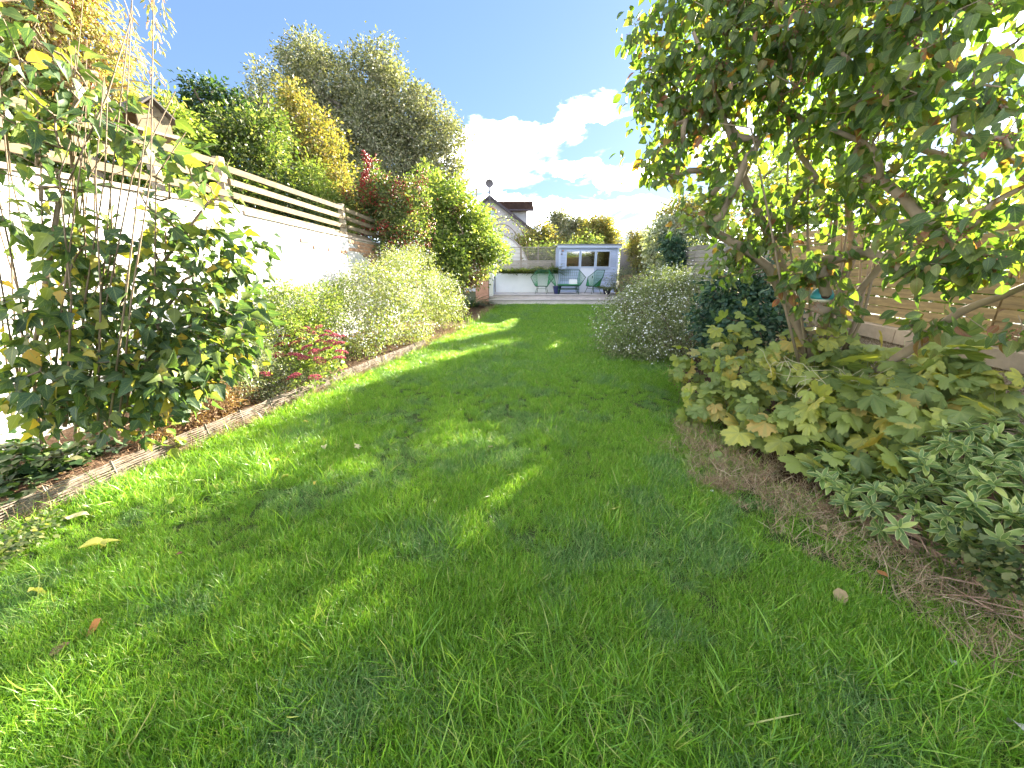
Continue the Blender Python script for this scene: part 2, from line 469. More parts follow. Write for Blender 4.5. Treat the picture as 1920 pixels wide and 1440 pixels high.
def add_leaves(root, tm, mat, lv, near=0, name='leaf', mass='foliage', smooth=True):
    """the largest `near` leaves in view become single leaf objects, the rest one mesh"""
    pos, D, Nn, s = lv; org = np.array(root.location)
    if near:
        ok, d, px, py = in_view(pos, 0)
        # coarse visibility: only the front leaves of each small cell of the picture
        cell = (px // 26).astype(int) * 1000 + (py // 26).astype(int)
        score = np.where(ok, s / np.maximum(d, .1), -1)
        order = np.argsort(d); seen = {}; front = np.zeros(len(d), bool)
        for i in order:
            if not ok[i]: continue
            c = cell[i]; q = seen.get(c, 0)
            if q < 2: front[i] = True; seen[c] = q + 1
        score = np.where(front, score, -1)
        pick = np.argsort(-score)[:near]; pick = pick[score[pick] > 0]
        V, Fc, uv = tm
        me = [fast_mesh(name, V * np.array([a, 1, b]), Fc, uv, smooth) for a, b in ((1, 1), (.85, 1.6), (1.12, .5))]
        for q in me: q.materials.append(mat)
        X, Y, Z = frames(D, Nn)
        for j, i in enumerate(pick):
            o = bpy.data.objects.new(name, me[j % 3]); COL.objects.link(o); o.parent = root
            o.matrix_local = Matrix(((X[i, 0] * s[i], Y[i, 0] * s[i], Z[i, 0] * s[i], pos[i, 0] - org[0]), (X[i, 1] * s[i], Y[i, 1] * s[i], Z[i, 1] * s[i], pos[i, 1] - org[1]),
                                     (X[i, 2] * s[i], Y[i, 2] * s[i], Z[i, 2] * s[i], pos[i, 2] - org[2]), (0, 0, 0, 1)))
        keep = np.ones(len(pos), bool); keep[pick] = False
        pos, D, Nn, s = pos[keep], D[keep], Nn[keep], s[keep]
    if len(pos):
        me = scatter(mass, tm, pos, D, Nn, s, org, smooth); o = link(mass, me, root, mat); o['kind'] = 'stuff'; return o


def plant(name, label, cat, base, blobs, nclump, nleaf, cr, size, tm, mat, wood=None, r_base=.04, r_tip=.004, near=0, group=None, droop=.3,
          shell=.5, nbr=None, jit=.3, out=.6, up=.5, step=.3, trunks=None, trunk_name='branches', clip=None, gamma=.5, minz=.02):
    base = np.array(base, float); root = empty(name, tuple(base), label, cat, group)
    bl = [b if isinstance(b[1], np.ndarray) else blob(*b) for b in blobs]
    C, O, _ = sample_blobs(bl, nclump, shell)
    if clip is not None:
        k = clip(C); C, O = C[k], O[k]
    C[:, 2] = np.maximum(C[:, 2], .05)
    if wood is not None:
        bn = [(base, -1)]
        for tr in (trunks or []):
            k = 0
            for p in tr: bn.append((np.array(p, float), k)); k = len(bn) - 1
        sub = C if nbr is None or nbr >= len(C) else C[rng.choice(len(C), nbr, replace=False)]
        nodes, par, kids, w, tips = grow(bn, sub, step)
        branches(trunk_name, nodes, par, kids, w, r_tip, r_base, wood, root, gamma=gamma)
    lv = leaves_at(C, O, nleaf, cr, size, jit, droop, out, up, minz)
    if clip is not None:
        k = clip(lv[0]); lv = tuple(a[k] for a in lv)
    add_leaves(root, tm, mat, lv, near)
    return root, C, O


def sprinkle(root, name, tm, mat, C, O, n, cr, size, kind='stuff', front=True, up=.3):
    m = len(C) * n; c = np.repeat(C, n, 0); o = np.repeat(O, n, 0)
    pos = c + rng.normal(size=(m, 3)) * cr * .6 + o * cr * .5
    Nn = nrm(o + np.array([0, 0, up]) + rng.normal(size=(m, 3)) * .4); D = np.cross(Nn, rdir(m))
    k = pos[:, 2] > .03; pos, Nn, D = pos[k], Nn[k], D[k]
    s = size * (.7 + .6 * rng.random(len(pos)))
    me = scatter(name, tm, pos, D, Nn, s, np.array(root.location)); ob = link(name, me, root, mat); ob['kind'] = kind; return ob


# ------------------------------------------------------------------ materials in use
M_wood_grey = simple('weathered_wood', (.42, .36, .26), .8, .2, bump=(9, .5, .01, (1, 8, 8)), noise=(6, .7, (.26, .21, .15), (1, 6, 6)))
M_rail = simple('pale_rail_wood', (.24, .195, .12), .8, .1, bump=(9, .6, .01), noise=(5, .9, (.13, .10, .065), (4, 1, 4)))
M_render = simple('white_render', (.70, .69, .67), .9, .2, bump=(28, .45, .02), noise=(1.6, .35, (.55, .53, .50)))
M_coping = simple('coping_stone', (.44, .36, .29), .9, .2, bump=(30, .4, .01), noise=(7, .8, (.28, .24, .20)))
M_brick = simple('brick_face', (.42, .20, .12), .9, .2, bump=(60, .5, .004), noise=(9, .9, (.52, .36, .22)))
M_mortar = simple('mortar', (.36, .32, .27), .95, .1, bump=(50, .5, .004))
M_soil = simple('soil', (.085, .045, .026), .95, .1, bump=(26, 1, .04), noise=(18, .9, (.12, .085, .055)))
M_bark = simple('bark', (.20, .145, .10), .85, .2, bump=(22, .7, .012, (1, 1, .35)), noise=(14, .8, (.32, .25, .17)))
M_bark_light = simple('pale_bark', (.34, .27, .19), .85, .2, bump=(22, .5, .01), noise=(12, .7, (.22, .17, .12)))
M_bark_grey = simple('grey_bark', (.27, .24, .20), .9, .2, bump=(10, .6, .03), noise=(3, .8, (.16, .13, .11)))
M_stem_dark = simple('dark_stem', (.13, .09, .07), .8, .2, noise=(14, .8, (.24, .19, .13)))
M_stem_green = simple('green_stem', (.20, .22, .09), .6, .3)
M_straw = leafmat('straw', [(0, (.42, .33, .20)), (.35, (.26, .17, .10)), (.6, (.54, .45, .30)), (.85, (.20, .12, .07)), (1, (.30, .30, .12))], trans=.15, rough=.8, spec=.1, tcol=(1, .9, .7))

G1 = [(0, (.085, .20, .022)), (.3, (.15, .33, .032)), (.65, (.22, .42, .045)), (.93, (.32, .46, .075)), (1, (.46, .44, .20))]
G2 = [(0, (.070, .165, .040)), (.5, (.15, .31, .070)), (.9, (.28, .42, .13)), (1, (.50, .48, .24))]
M_grass = leafmat('grass_blade', G1, trans=.40, rough=.38, spec=.5, tcol=(1.5, 1.45, .45))
M_grass2 = leafmat('grey_green_blade', G2, trans=.35, rough=.4, spec=.5, tcol=(1.3, 1.4, .6))
M_lawn = simple('lawn_soil', (.055, .095, .022), .95, .1, bump=(40, .6, .02), noise=(10, .8, (.06, .055, .025)))
M_ground = simple('far_ground', (.06, .075, .03), .95, .1, noise=(.4, .8, (.10, .09, .05)))


# ------------------------------------------------------------------ SETTING: ground, lawn, beds
def sheet(name, poly, z, mat, kind='structure', label=None):
    me = bpy.data.meshes.new(name); me.from_pydata([(p[0], p[1], z) for p in poly], [], [tuple(range(len(poly)))]); me.update()
    o = link(name, me, None, mat); o['kind'] = kind
    if label: o['label'] = label
    return o


LE = np.array([(-3.75, -1.5), (-3.32, 0), (-2.97, 1.85), (-2.55, 3.42), (-1.90, 5.94), (-1.35, 8.3), (-.92, 10.8), (-.55, 14.86)])
RE = np.array([(3.4, -1.5), (2.7, 0), (2.30, 1.2), (2.15, 1.75), (1.86, 2.4), (1.80, 2.95), (1.98, 4.0), (2.4, 5.6), (2.8, 8), (3.8, 14.86)])
WL = lambda y: -4.4 + .12 * y          # left wall face
WR = lambda y: 3.4 + .12 * y           # right wall face
xl = lambda y: np.interp(y, LE[:, 1], LE[:, 0]); xr = lambda y: np.interp(y, RE[:, 1], RE[:, 0])
sheet('ground', [(-700, -700), (700, -700), (700, 900), (-700, 900)], -.03, M_ground)
sheet('lawn', [tuple(p) for p in LE] + [tuple(p) for p in RE[::-1]], 0, M_lawn)


def bed(name, inner, side):
    ys = np.linspace(-1.5, 15.0, 90); k = 12; V = []; Fc = []
    for y in ys:
        xi = float(inner(y)); xo = (WL(y) if side < 0 else WR(y)) + side * -.005
        for j in range(k):
            t = j / (k - 1); V.append((xi + (xo - xi) * t, y, (.0 if j == 0 else .03 + .05 * math.sin(t * 2) + .02 * rng.random())))
    for i in range(len(ys) - 1):
        for j in range(k - 1):
            a = i * k + j; q = (a, a + 1, a + k + 1, a + k); Fc.append(q if side > 0 else q[::-1])
    o = link(name, fast_mesh(name, np.array(V), np.array(Fc), smooth=True), None, M_soil); o['kind'] = 'structure'


bed('flower_bed', lambda y: xl(y) - .02, -1)
bed('flower_bed', lambda y: xr(y) + .02, 1)


# grass: tufts placed over the lawn by a node group
def tuft(name, nb, r, h, mat, lean=.35, w=.028, bend=.45, hj=.3):
    tm = t_blade(4, w, bend); p = np.zeros((nb, 3)); a = rng.random(nb) * 6.283; q = r * np.sqrt(rng.random(nb))
    p[:, 0] = q * np.cos(a); p[:, 1] = q * np.sin(a)
    Zd = nrm(np.stack([rng.normal(size=nb) * lean, rng.normal(size=nb) * lean, np.ones(nb)], 1))
    Yd = nrm(np.cross(Zd, rdir(nb))); Xd = np.cross(Yd, Zd); s = h * (1 + hj * rng.normal(size=nb)).clip(.35, 2)
    V, Fc = tm; n, k = nb, len(V)
    W = p[:, None, :] + s[:, None, None] * (V[None, :, 0, None] * Xd[:, None, :] + V[None, :, 1, None] * Yd[:, None, :] + V[None, :, 2, None] * Zd[:, None, :])
    Fa = (Fc[None] + (np.arange(n) * k)[:, None, None]).reshape(-1, 3)
    me = fast_mesh(name, W.reshape(-1, 3), Fa); me.materials.append(mat)
    return bpy.data.objects.new(name, me)


def instancer(name, pts, rot, scl, idx, protos, kind='stuff', label=None, cat=None):
    col = bpy.data.collections.new(name + '_sources')
    for i, o in enumerate(protos): o.name = '%s_source_%02d' % (name, i); col.objects.link(o)
    me = bpy.data.meshes.new(name); me.vertices.add(len(pts)); me.vertices.foreach_set('co', np.ascontiguousarray(pts, np.float32).ravel())
    a = me.attributes.new('rot', 'FLOAT_VECTOR', 'POINT'); a.data.foreach_set('vector', np.ascontiguousarray(rot, np.float32).ravel())
    a = me.attributes.new('scl', 'FLOAT_VECTOR', 'POINT'); a.data.foreach_set('vector', np.ascontiguousarray(scl, np.float32).ravel())
    a = me.attributes.new('pick', 'INT', 'POINT'); a.data.foreach_set('value', np.ascontiguousarray(idx, np.int32))
    me.update(); o = link(name, me); o['kind'] = kind
    if label: o['label'] = label
    ng = bpy.data.node_groups.new(name, 'GeometryNodeTree')
    ng.interface.new_socket('Geometry', in_out='INPUT', socket_type='NodeSocketGeometry'); ng.interface.new_socket('Geometry', in_out='OUTPUT', socket_type='NodeSocketGeometry')
    N, L = ng.nodes, ng.links; gi = N.new('NodeGroupInput'); go = N.new('NodeGroupOutput'); ip = N.new('GeometryNodeInstanceOnPoints'); ci = N.new('GeometryNodeCollectionInfo')
    ci.inputs['Collection'].default_value = col; ci.inputs['Separate Children'].default_value = True; ci.inputs['Reset Children'].default_value = True
    ip.inputs['Pick Instance'].default_value = True

    def at(nm, ty):
        n = N.new('GeometryNodeInputNamedAttribute'); n.data_type = ty; n.inputs[0].default_value = nm; return n.outputs[0]
    mp = N.new('GeometryNodeMeshToPoints'); L.new(gi.outputs[0], mp.inputs[0])
    L.new(mp.outputs[0], ip.inputs['Points']); L.new(ci.outputs[0], ip.inputs['Instance'])
    L.new(at('pick', 'INT'), ip.inputs['Instance Index']); L.new(at('scl', 'FLOAT_VECTOR'), ip.inputs['Scale'])
    er = N.new('FunctionNodeEulerToRotation'); L.new(at('rot', 'FLOAT_VECTOR'), er.inputs[0]); L.new(er.outputs[0], ip.inputs['Rotation'])
    L.new(ip.outputs[0], go.inputs[0]); md = o.modifiers.new('tufts', 'NODES'); md.node_group = ng
    return o


def vnoise(x, y, s, seed=0):
    """cheap smooth value noise"""
    r = np.random.default_rng(seed).random((64, 64)); X = x / s; Y = y / s; i = np.floor(X).astype(int); j = np.floor(Y).astype(int); fx = X - i; fy = Y - j
    fx = fx * fx * (3 - 2 * fx); fy = fy * fy * (3 - 2 * fy); g = lambda a, b: r[a % 64, b % 64]
    return g(i, j) * (1 - fx) * (1 - fy) + g(i + 1, j) * fx * (1 - fy) + g(i, j + 1) * (1 - fx) * fy + g(i + 1, j + 1) * fx * fy


def lay_grass():
    protos = [tuft('t', 150, .085, .050, M_grass, .42, w=.024) for _ in range(7)] + [tuft('t', 60, .06, .10, M_grass, .6, w=.016, bend=.8, hj=.4) for _ in range(3)] + [tuft('t', 130, .085, .052, M_grass2, .5, w=.022, bend=.6) for _ in range(4)]
    P_ = []
    for y0, y1, dens in ((-.3, 1.6, 430), (1.6, 3.4, 300), (3.4, 6.5, 190), (6.5, 14.9, 120)):
        area = (y1 - y0) * 6.4; n = int(area * dens)
        g_ = 1 / math.sqrt(dens); X_, Y_ = np.meshgrid(np.arange(-3.5, 3.9, g_), np.arange(y0, y1, g_)); x = X_.ravel() + rng.uniform(-.75, .75, X_.size) * g_; y = Y_.ravel() + rng.uniform(-.75, .75, X_.size) * g_
        keep = (x > xl(y) + .0) & (x < xr(y) + .02); P_.append(np.stack([x[keep], y[keep], np.zeros(keep.sum())], 1))
    p = np.concatenate(P_); x, y = p[:, 0], p[:, 1]
    n = len(p); h = .62 + .55 * vnoise(x + 9, y + 9, .35, 1) + .35 * (vnoise(x + 9, y + 9, .12, 2) - .5)
    edge = np.minimum(x - xl(y), xr(y) - x)
    h *= np.where(y > 6, 1.05, 1) * np.where(edge < .12, 1.2, 1)
    # worn patch along the right bed
    worn = (xr(y) - x < .35 + .3 * vnoise(x + 9, y + 9, .3, 5)) & (y < 2.5) & (y > .6)
    keep = ~worn | (rng.random(n) < .45); p, h, x, y, edge = p[keep], h[keep], x[keep], y[keep], edge[keep]; n = len(p)
    idx = rng.integers(0, 7, n)
    g2 = vnoise(x + 19, y + 9, .45, 21) * .6 + vnoise(x + 19, y + 9, .15, 22) * .4 > .61; idx = np.where(g2 & (rng.random(n) < .8), rng.integers(10, 14, n), idx)
    clump = np.minimum(np.hypot(x - .15, y - .82) / .45, np.minimum(np.hypot(x - 1.5, y - .85) / .28, np.hypot(x + 2.05, y - 2.35) / .4))
    long_ = (rng.random(n) < np.where(clump < 1, .55, .035)) | ((edge < .07) & (rng.random(n) < .25))
    idx = np.where(long_, rng.integers(7, 10, n), idx)
    rot = np.stack([rng.normal(size=n) * .12, rng.normal(size=n) * .12, rng.random(n) * 6.283], 1)
    # combed direction patches
    s = h[:, None] * np.stack([np.ones(n), np.ones(n), np.ones(n)], 1)
    s[:, 0] *= .9 + .5 * (y > 5); s[:, 1] = s[:, 0]
    instancer('grass', p, rot, s, idx, protos, label='dense bright green mown grass covering the lawn')
    # dry straw and thatch
    ps = [tuft('s', 26, .07, .085, M_straw, 1.1, w=.016, bend=.5) for _ in range(4)]
    P2 = []
    for n_, (y0, y1), f in ((520, (.6, 3.6), lambda y, k: xr(y) + rng.uniform(-.32, .30, k)), (900, (1.5, 14), lambda y, k: xl(y) + rng.uniform(-.22, .04, k)), (160, (.9, 3), lambda y, k: xr(y) + rng.uniform(-.6, .0, k))):
        yy = rng.uniform(y0, y1, n_); xx = f(yy, n_); P2.append(np.stack([xx, yy, np.full(n_, .03)], 1))
    q = rng.normal(size=(40, 2)) * .05 + G(1345, 915)[:2]; P2.append(np.c_[q, np.full(40, .01)])
    p = np.concatenate(P2); n = len(p)
    rot = np.stack([rng.normal(size=n) * .5, rng.normal(size=n) * .5, rng.random(n) * 6.283], 1)
    instancer('dry_grass', p, rot, (.5 + .6 * rng.random(n))[:, None] * np.ones((1, 3)), rng.integers(0, 4, n), ps, label='dry straw coloured grass along the bed edges')


lay_grass()


# ------------------------------------------------------------------ LEFT WALL with post and rail fence
def left_wall():
    root = empty('garden_wall', (WL(6), 6, 0), 'tall white rendered garden wall with patch of bare brick, left of lawn', 'wall')
    th = .22
    # render face: fine grid, slightly uneven
    def face(name, y0, y1, z0, ztop, mat):
        ny = int((y1 - y0) / .08); nz = 26; V = []; Fc = []
        for i in range(ny + 1):
            y = y0 + (y1 - y0) * i / ny
            for j in range(nz + 1):
                z = z0 + (ztop(y) - z0) * j / nz
                V.append((WL(y) + .010 * (vnoise(np.array(y + 5), np.array(z + 5), .45, 11) - .5) + .006 * rng.random(), y, z))
        for i in range(ny):
            for j in range(nz):
                a = i * (nz + 1) + j; Fc.append((a, a + nz + 1, a + nz + 2, a + 1))
        V = np.array(V); org = np.array(root.location)
        link(name, fast_mesh(name, V - org, np.array(Fc), smooth=True), root, mat)
    t1 = lambda y: 2.21; t2 = lambda y: 2.15 - .054 * (y - 5.9)
    face('render', -1.5, 5.76, -.02, t1, M_render)
    face('render', 5.76, 15.6, -.02, t2, M_render)
    for y0, y1, f in ((-1.5, 5.76, t1), (5.76, 15.6, t2)):
        MB().prism([(WL(y0) - .03, y0, -.02), (WL(y1) - .03, y1, -.02), (WL(y1) - .03, y1, f(y1)), (WL(y0) - .03, y0, f(y0))], (-th, 0, 0)).build('masonry', M_mortar, root)
        k = int((y1 - y0) / .45)
        for i in range(k):
            a = y0 + (y1 - y0) * i / k + .004; b = y0 + (y1 - y0) * (i + 1) / k - .004; dz = rng.normal() * .004
            MB().beam((WL(a) - .1, a, f(a) + .025 + dz), (WL(b) - .1, b, f(b) + .025 + dz), .27, .045).build('coping_stone', M_coping, root)
    # exposed bricks
    me = []
    for _ in range(5):
        m = MB(); m.box((0, 0, 0), (.03, .207, .062), bev=.004)
        mm = bpy.data.meshes.new('brick'); jit = rng.normal(size=(len(m.v), 3)) * .0015
        mm.from_pydata([tuple(np.array(v) + j) for v, j in zip(m.v, jit)], [], m.f); mm.materials.append(M_brick); me.append(mm)
    rz = math.atan2(-.12, 1) * -1; n = 0
    for c in range(14):
        for i in range(60):
            y = 5.9 + i * .222 + (.111 if c % 2 else 0); z = t2(y) - .06 - c * .075
            edge_y = 8.35 + .20 * c + .25 * math.sin(c * 2.1)
            lone = (c < 4 and rng.random() < .10 and y > 6.2)
            if z < .6 or y > 12.3 or not (y > edge_y or lone): continue
            if n >= 290: continue
            o = bpy.data.objects.new('brick', me[rng.integers(0, 5)]); COL.objects.link(o); o.parent = root
            o.location = Vector((WL(y) + .004, y, z)) - root.location; o.rotation_euler = (0, 0, -math.atan(.12)); n += 1
    # mortar ground behind the bricks
    MB().prism([(WL(8.5) + .012, 8.5, t2(8.5) - .02), (WL(12.4) + .012, 12.4, t2(12.4) - .02), (WL(12.4) + .012, 12.4, 1.0), (WL(11) + .012, 11, 1.0), (WL(9.6) + .012, 9.6, 1.4), (WL(8.9) + .012, 8.9, 1.72)], (-.02, 0, 0)).build('mortar', M_mortar, root)


left_wall()


def rail_fence():
    root = empty('rail_fence', (WL(5.7) - .12, 5.7, 2.15), 'weathered post and rail fence standing on top of white wall', 'fence')
    X = lambda y: WL(y) - .12
    for y, z0, z1 in ((2.85, 2.1, 2.86), (5.69, 2.1, 2.84), (8.6, 1.9, 2.68), (11.4, 1.8, 2.5)):
        MB().box((X(y) - .02, y, (z0 + z1) / 2), (.10, .10, z1 - z0), rz=-.12, bev=.01).build('post', M_wood_grey, root)
    L1 = [(2.0, 5.66, (2.75, 2.75)), (2.0, 5.66, (2.57, 2.57)), (2.0, 5.66, (2.40, 2.40))]
    L2 = [(5.72, 8.56, (2.70, 2.585)), (5.72, 8.56, (2.545, 2.415)), (5.72, 8.56, (2.375, 2.255)), (5.80, 9.6, (2.235, 2.04))]
    L3 = [(8.64, 11.4, (2.56, 2.36)), (8.64, 11.4, (2.40, 2.20)), (8.64, 11.4, (2.24, 2.05))]
    for y0, y1, (a, b) in L1 + L2 + L3:
        j = rng.normal() * .006
        MB().beam((X(y0) + .05, y0, a + j), (X(y1) + .05, y1, b - j), .032, .078).build('rail', M_rail, root)
    # second line of thinner rails a little behind
    r2 = empty('rail_fence', (X(4.6) - .6, 4.6, 2.0), 'thin second rail fence in shade behind the bird table post', 'fence')
    for z in (2.35, 2.55):
        MB().beam((X(3.4) - .75, 3.4, z), (X(6.2) - .75, 6.2, z - .02), .03, .05).build('rail', M_rail, r2)
    for y in (3.5, 4.9, 6.1):
        MB().box((X(y) - .80, y, 1.35), (.07, .07, 2.6)).build('post', M_wood_grey, r2)


rail_fence()


def bird_table():
    c = P(268, 232, 5.3); root = empty('bird_table', (c[0], c[1], 0), 'weathered wooden bird table with pitched felt roof behind rail fence', 'bird table')
    x, y, z = c; rz = -.35
    M_felt = simple('roof_felt', (.10, .09, .085), .9, .2, bump=(60, .4, .004), noise=(14, .6, (.17, .15, .13)))
    def tp(px_, py_, pz): v = Matrix.Rotation(rz, 3, 'Z') @ Vector((px_, py_, 0)); return (x + v[0], y + v[1], z + pz)
    MB().box((x, y, z / 2 - .14), (.09, .09, z - .28)).build('post', M_wood_grey, root)
    MB().box((x, y, z - .13), (.56, .50, .03), rz=rz).build('platform', M_wood_grey, root)
    for sx in (-1, 1):
        # gable boards at the two ends (ridge runs along local x)
        MB().prism([tp(sx * .20, -.17, -.11), tp(sx * .20, .17, -.11), tp(sx * .20, .17, .06), tp(sx * .20, 0, .20), tp(sx * .20, -.17, .06)], tuple(Matrix.Rotation(rz, 3, 'Z') @ Vector((.02, 0, 0)))).build('side_panel', M_rail, root)
        a, b, c_, d = tp(-.27, 0, .235), tp(.27, 0, .235), tp(.27, sx * .24, .03), tp(-.27, sx * .24, .03)
        MB().prism([a, b, c_, d], (0, 0, .022)).build('roof', M_felt, root)
    for q in (-.2, .2):
        MB().beam(tp(q, -.245, -.10), tp(q, .245, -.10), .02, .03).build('batten', M_wood_grey, root)


bird_table()

# ------------------------------------------------------------------ RIGHT WALL and slatted fence
M_pebble = None


def pebbledash():
    m, nt, N, L = newmat('pebbledash'); o = N.new('ShaderNodeOutputMaterial'); b = N.new('ShaderNodeBsdfPrincipled'); L.new(b.outputs[0], o.inputs[0])
    b.inputs['Roughness'].default_value = .85; tc = N.new('ShaderNodeTexCoord')
    v = N.new('ShaderNodeTexVoronoi'); v.inputs['Scale'].default_value = 115; L.new(tc.outputs['Object'], v.inputs['Vector'])
    cr = N.new('ShaderNodeValToRGB'); e = cr.color_ramp.elements
    e[0].color = (.20, .13, .08, 1); e[1].color = (.62, .52, .38, 1); q = e.new(.35); q.color = (.42, .31, .20, 1); q = e.new(.7); q.color = (.52, .42, .29, 1)
    sp = N.new('ShaderNodeSeparateColor'); L.new(v.outputs['Color'], sp.inputs[0]); L.new(sp.outputs[0], cr.inputs[0]); L.new(cr.outputs[0], b.inputs['Base Color'])
    bp = N.new('ShaderNodeBump'); bp.invert = True; bp.inputs['Strength'].default_value = 1; bp.inputs['Distance'].default_value = .006
    L.new(v.outputs['Distance'], bp.inputs['Height']); L.new(bp.outputs[0], b.inputs['Normal']); return m


M_pebble = pebbledash()
M_slat = simple('fence_slat_wood', (.46, .32, .14), .75, .25, bump=(14, .5, .004, (6, 1, 6)), noise=(4, .9, (.24, .17, .085), (10, .8, 10)))
M_slat_old = simple('grey_fence_slat', (.36, .33, .29), .85, .2, bump=(14, .5, .004), noise=(5, .8, (.22, .20, .17), (1, 1, 8)))


def right_boundary():
    w = empty('boundary_wall', (WR(6), 6, 0), 'low pebbledashed wall with stone cap under slatted timber fence', 'wall')
    MB().prism([(WR(-1), -1, -.02), (WR(16.4), 16.4, -.02), (WR(16.4), 16.4, .74), (WR(-1), -1, .74)], (.2, 0, 0)).build('pebbledash', M_pebble, w)
    for i in range(29):
        y0 = -1 + i * .6 + .004; y1 = y0 + .592
        MB().beam((WR(y0) + .10, y0, .81), (WR(y1) + .10, y1, .81), .26, .135).build('cap_stone', M_coping_r, w)
    f = empty('slatted_fence', (WR(6) + .06, 6, .88), 'horizontal slatted timber fence on top of pebbledashed wall, right of lawn', 'fence')
    mats = {}
    for bay in range(9):
        y0 = -.6 + bay * 1.83; y1 = y0 + 1.81
        MB().box((WR(y1 + .01) + .115, y1 + .01, 1.42), (.07, .09, 1.10), rz=-.12, bev=.006).build('post', M_slat if bay < 4 else M_slat_old, f)
        me = None
        for k in range(11):
            z = .93 + k * .096; j = rng.normal() * .0025
            if me is None:
                m = MB().beam((0, 0, 0), (WR(y1) - WR(y0), y1 - y0, 0), .020, .083)
                me = bpy.data.meshes.new('slat'); me.from_pydata([tuple(v) for v in m.v], [], m.f); me.materials.append(M_slat if bay < 4 else M_slat_old)
            o = bpy.data.objects.new('slat', me); COL.objects.link(o); o.parent = f
            o.location = Vector((WR(y0) + .06 + rng.normal() * .002, y0, z + j)) - f.location
            o.rotation_euler = (rng.normal() * .0012, 0, 0)


M_coping_r = simple('cap_stone_warm', (.56, .44, .30), .9, .2, bump=(35, .4, .01), noise=(6, .8, (.34, .26, .18)))
right_boundary()


# ------------------------------------------------------------------ wicker edging
def edging(name, label, path, h, lean, mat, seed, nrod=17, mess=.003, thick=.0042):
    r = np.random.default_rng(seed); path = np.array(path); L_ = np.r_[0, np.cumsum(np.hypot(*np.diff(path, axis=0).T))]
    root = empty(name, (path[0][0], path[0][1], 0), label, 'edging')
    at = lambda s: np.array([np.interp(s, L_, path[:, 0]), np.interp(s, L_, path[:, 1])])
    tot = L_[-1]; mb = MB()
    for k in range(nrod):
        z0 = h * (k + .5) / nrod; s = -r.random() * .3
        while s < tot:
            e = s + r.uniform(.35, .9); pts = []
            dz = r.normal() * mess; dz2 = r.normal() * mess
            for q in np.linspace(max(s, 0), min(e, tot), 7):
                p = at(q); t = (q - s) / (e - s); tang = at(min(q + .05, tot)) - at(max(q - .05, 0)); tang /= np.linalg.norm(tang); nn = np.array([-tang[1], tang[0]])
                off = .008 * math.sin(q / .11 * math.pi / 2 + (k % 2) * math.pi) + lean * (z0 / h) + r.normal() * .002 + .35 * (dz2 * (t - .5))
                pts.append((p[0] + nn[0] * off, p[1] + nn[1] * off, .01 + z0 + dz * (t - .3) + r.normal() * .0015))
            if min(e, tot) - max(s, 0) > .05: mb.tube(pts, thick * r.uniform(.6, 1.2), 4)
            s = e + r.uniform(-.05, .02)
    o = mb.build('woven_rods', mat, root); o['kind'] = 'stuff'
    s = .15
    while s < tot:
        p = at(s); tang = at(min(s + .05, tot)) - at(max(s - .05, 0)); tang /= np.linalg.norm(tang); nn = np.array([-tang[1], tang[0]])
        MB().tube([(p[0], p[1], -.02), (p[0] + nn[0] * lean, p[1] + nn[1] * lean, h + .02)], .008, 6).build('stake', mat, root); s += .34
    return root


M_wick = simple('wicker', (.27, .23, .185), .8, .2, noise=(25, .9, (.09, .07, .055)))
M_wick_red = simple('brown_wicker', (.33, .20, .13), .8, .2, noise=(25, .9, (.52, .38, .28)))
edging('wicker_edging', 'grey woven wicker edging between left bed and lawn', [(-3.32, 0.3), (-2.99, 1.75), (-2.58, 3.40), (-2.28, 4.6), (-1.95, 5.8), (-1.6, 7.1)], .145, .035, M_wick, 3)
edging('wicker_edging', 'broken brown wicker edging sagging at the bottom right bed', [(2.62, .45), (2.34, 1.15), (2.2, 1.6), (2.05, 1.95)], .17, -.05, M_wick_red, 5, nrod=30, mess=.02, thick=.0055)


def broken_twigs():
    root = empty('twig_pile', (2.3, 1.4, 0), 'loose snapped brown twigs lying over the collapsed right edging', 'twigs'); mb = MB()
    for _ in range(120):
        a = np.array([rng.uniform(2.05, 2.55), rng.uniform(.75, 1.9), rng.uniform(.03, .14)]); ang = rng.normal(1.9, .6); l = rng.uniform(.06, .22)
        b = a + np.array([math.cos(ang) * l, math.sin(ang) * l, rng.normal() * .03 - .02]); b[2] = max(b[2], .015); m = (a + b) / 2 + rng.normal(size=3) * .006
        mb.tube([a, m, b], [.0028, .0026, .0018], 4)
    mb.build('twigs', M_wick_red, root)['kind'] = 'stuff'


broken_twigs()

# ------------------------------------------------------------------ DECK, steps, planter walls, shed, furniture
DA = math.atan(.0)                       # the deck faces the camera squarely
M_deck = simple('deck_board', (.50, .47, .47), .8, .25, bump=(12, .4, .004, (1, 10, 10)), noise=(6, .7, (.27, .25, .25), (.7, 8, 8)))
M_riser = simple('step_riser', (.66, .62, .64), .85, .2, noise=(3, .5, (.38, .36, .36)))
M_white = simple('white_paint', (.74, .77, .80), .7, .3, bump=(20, .2, .01), noise=(2, .4, (.60, .64, .68)))
M_pink = simple('pink_render', (.60, .36, .30), .9, .2, bump=(30, .4, .01), noise=(5, .8, (.44, .24, .20)))


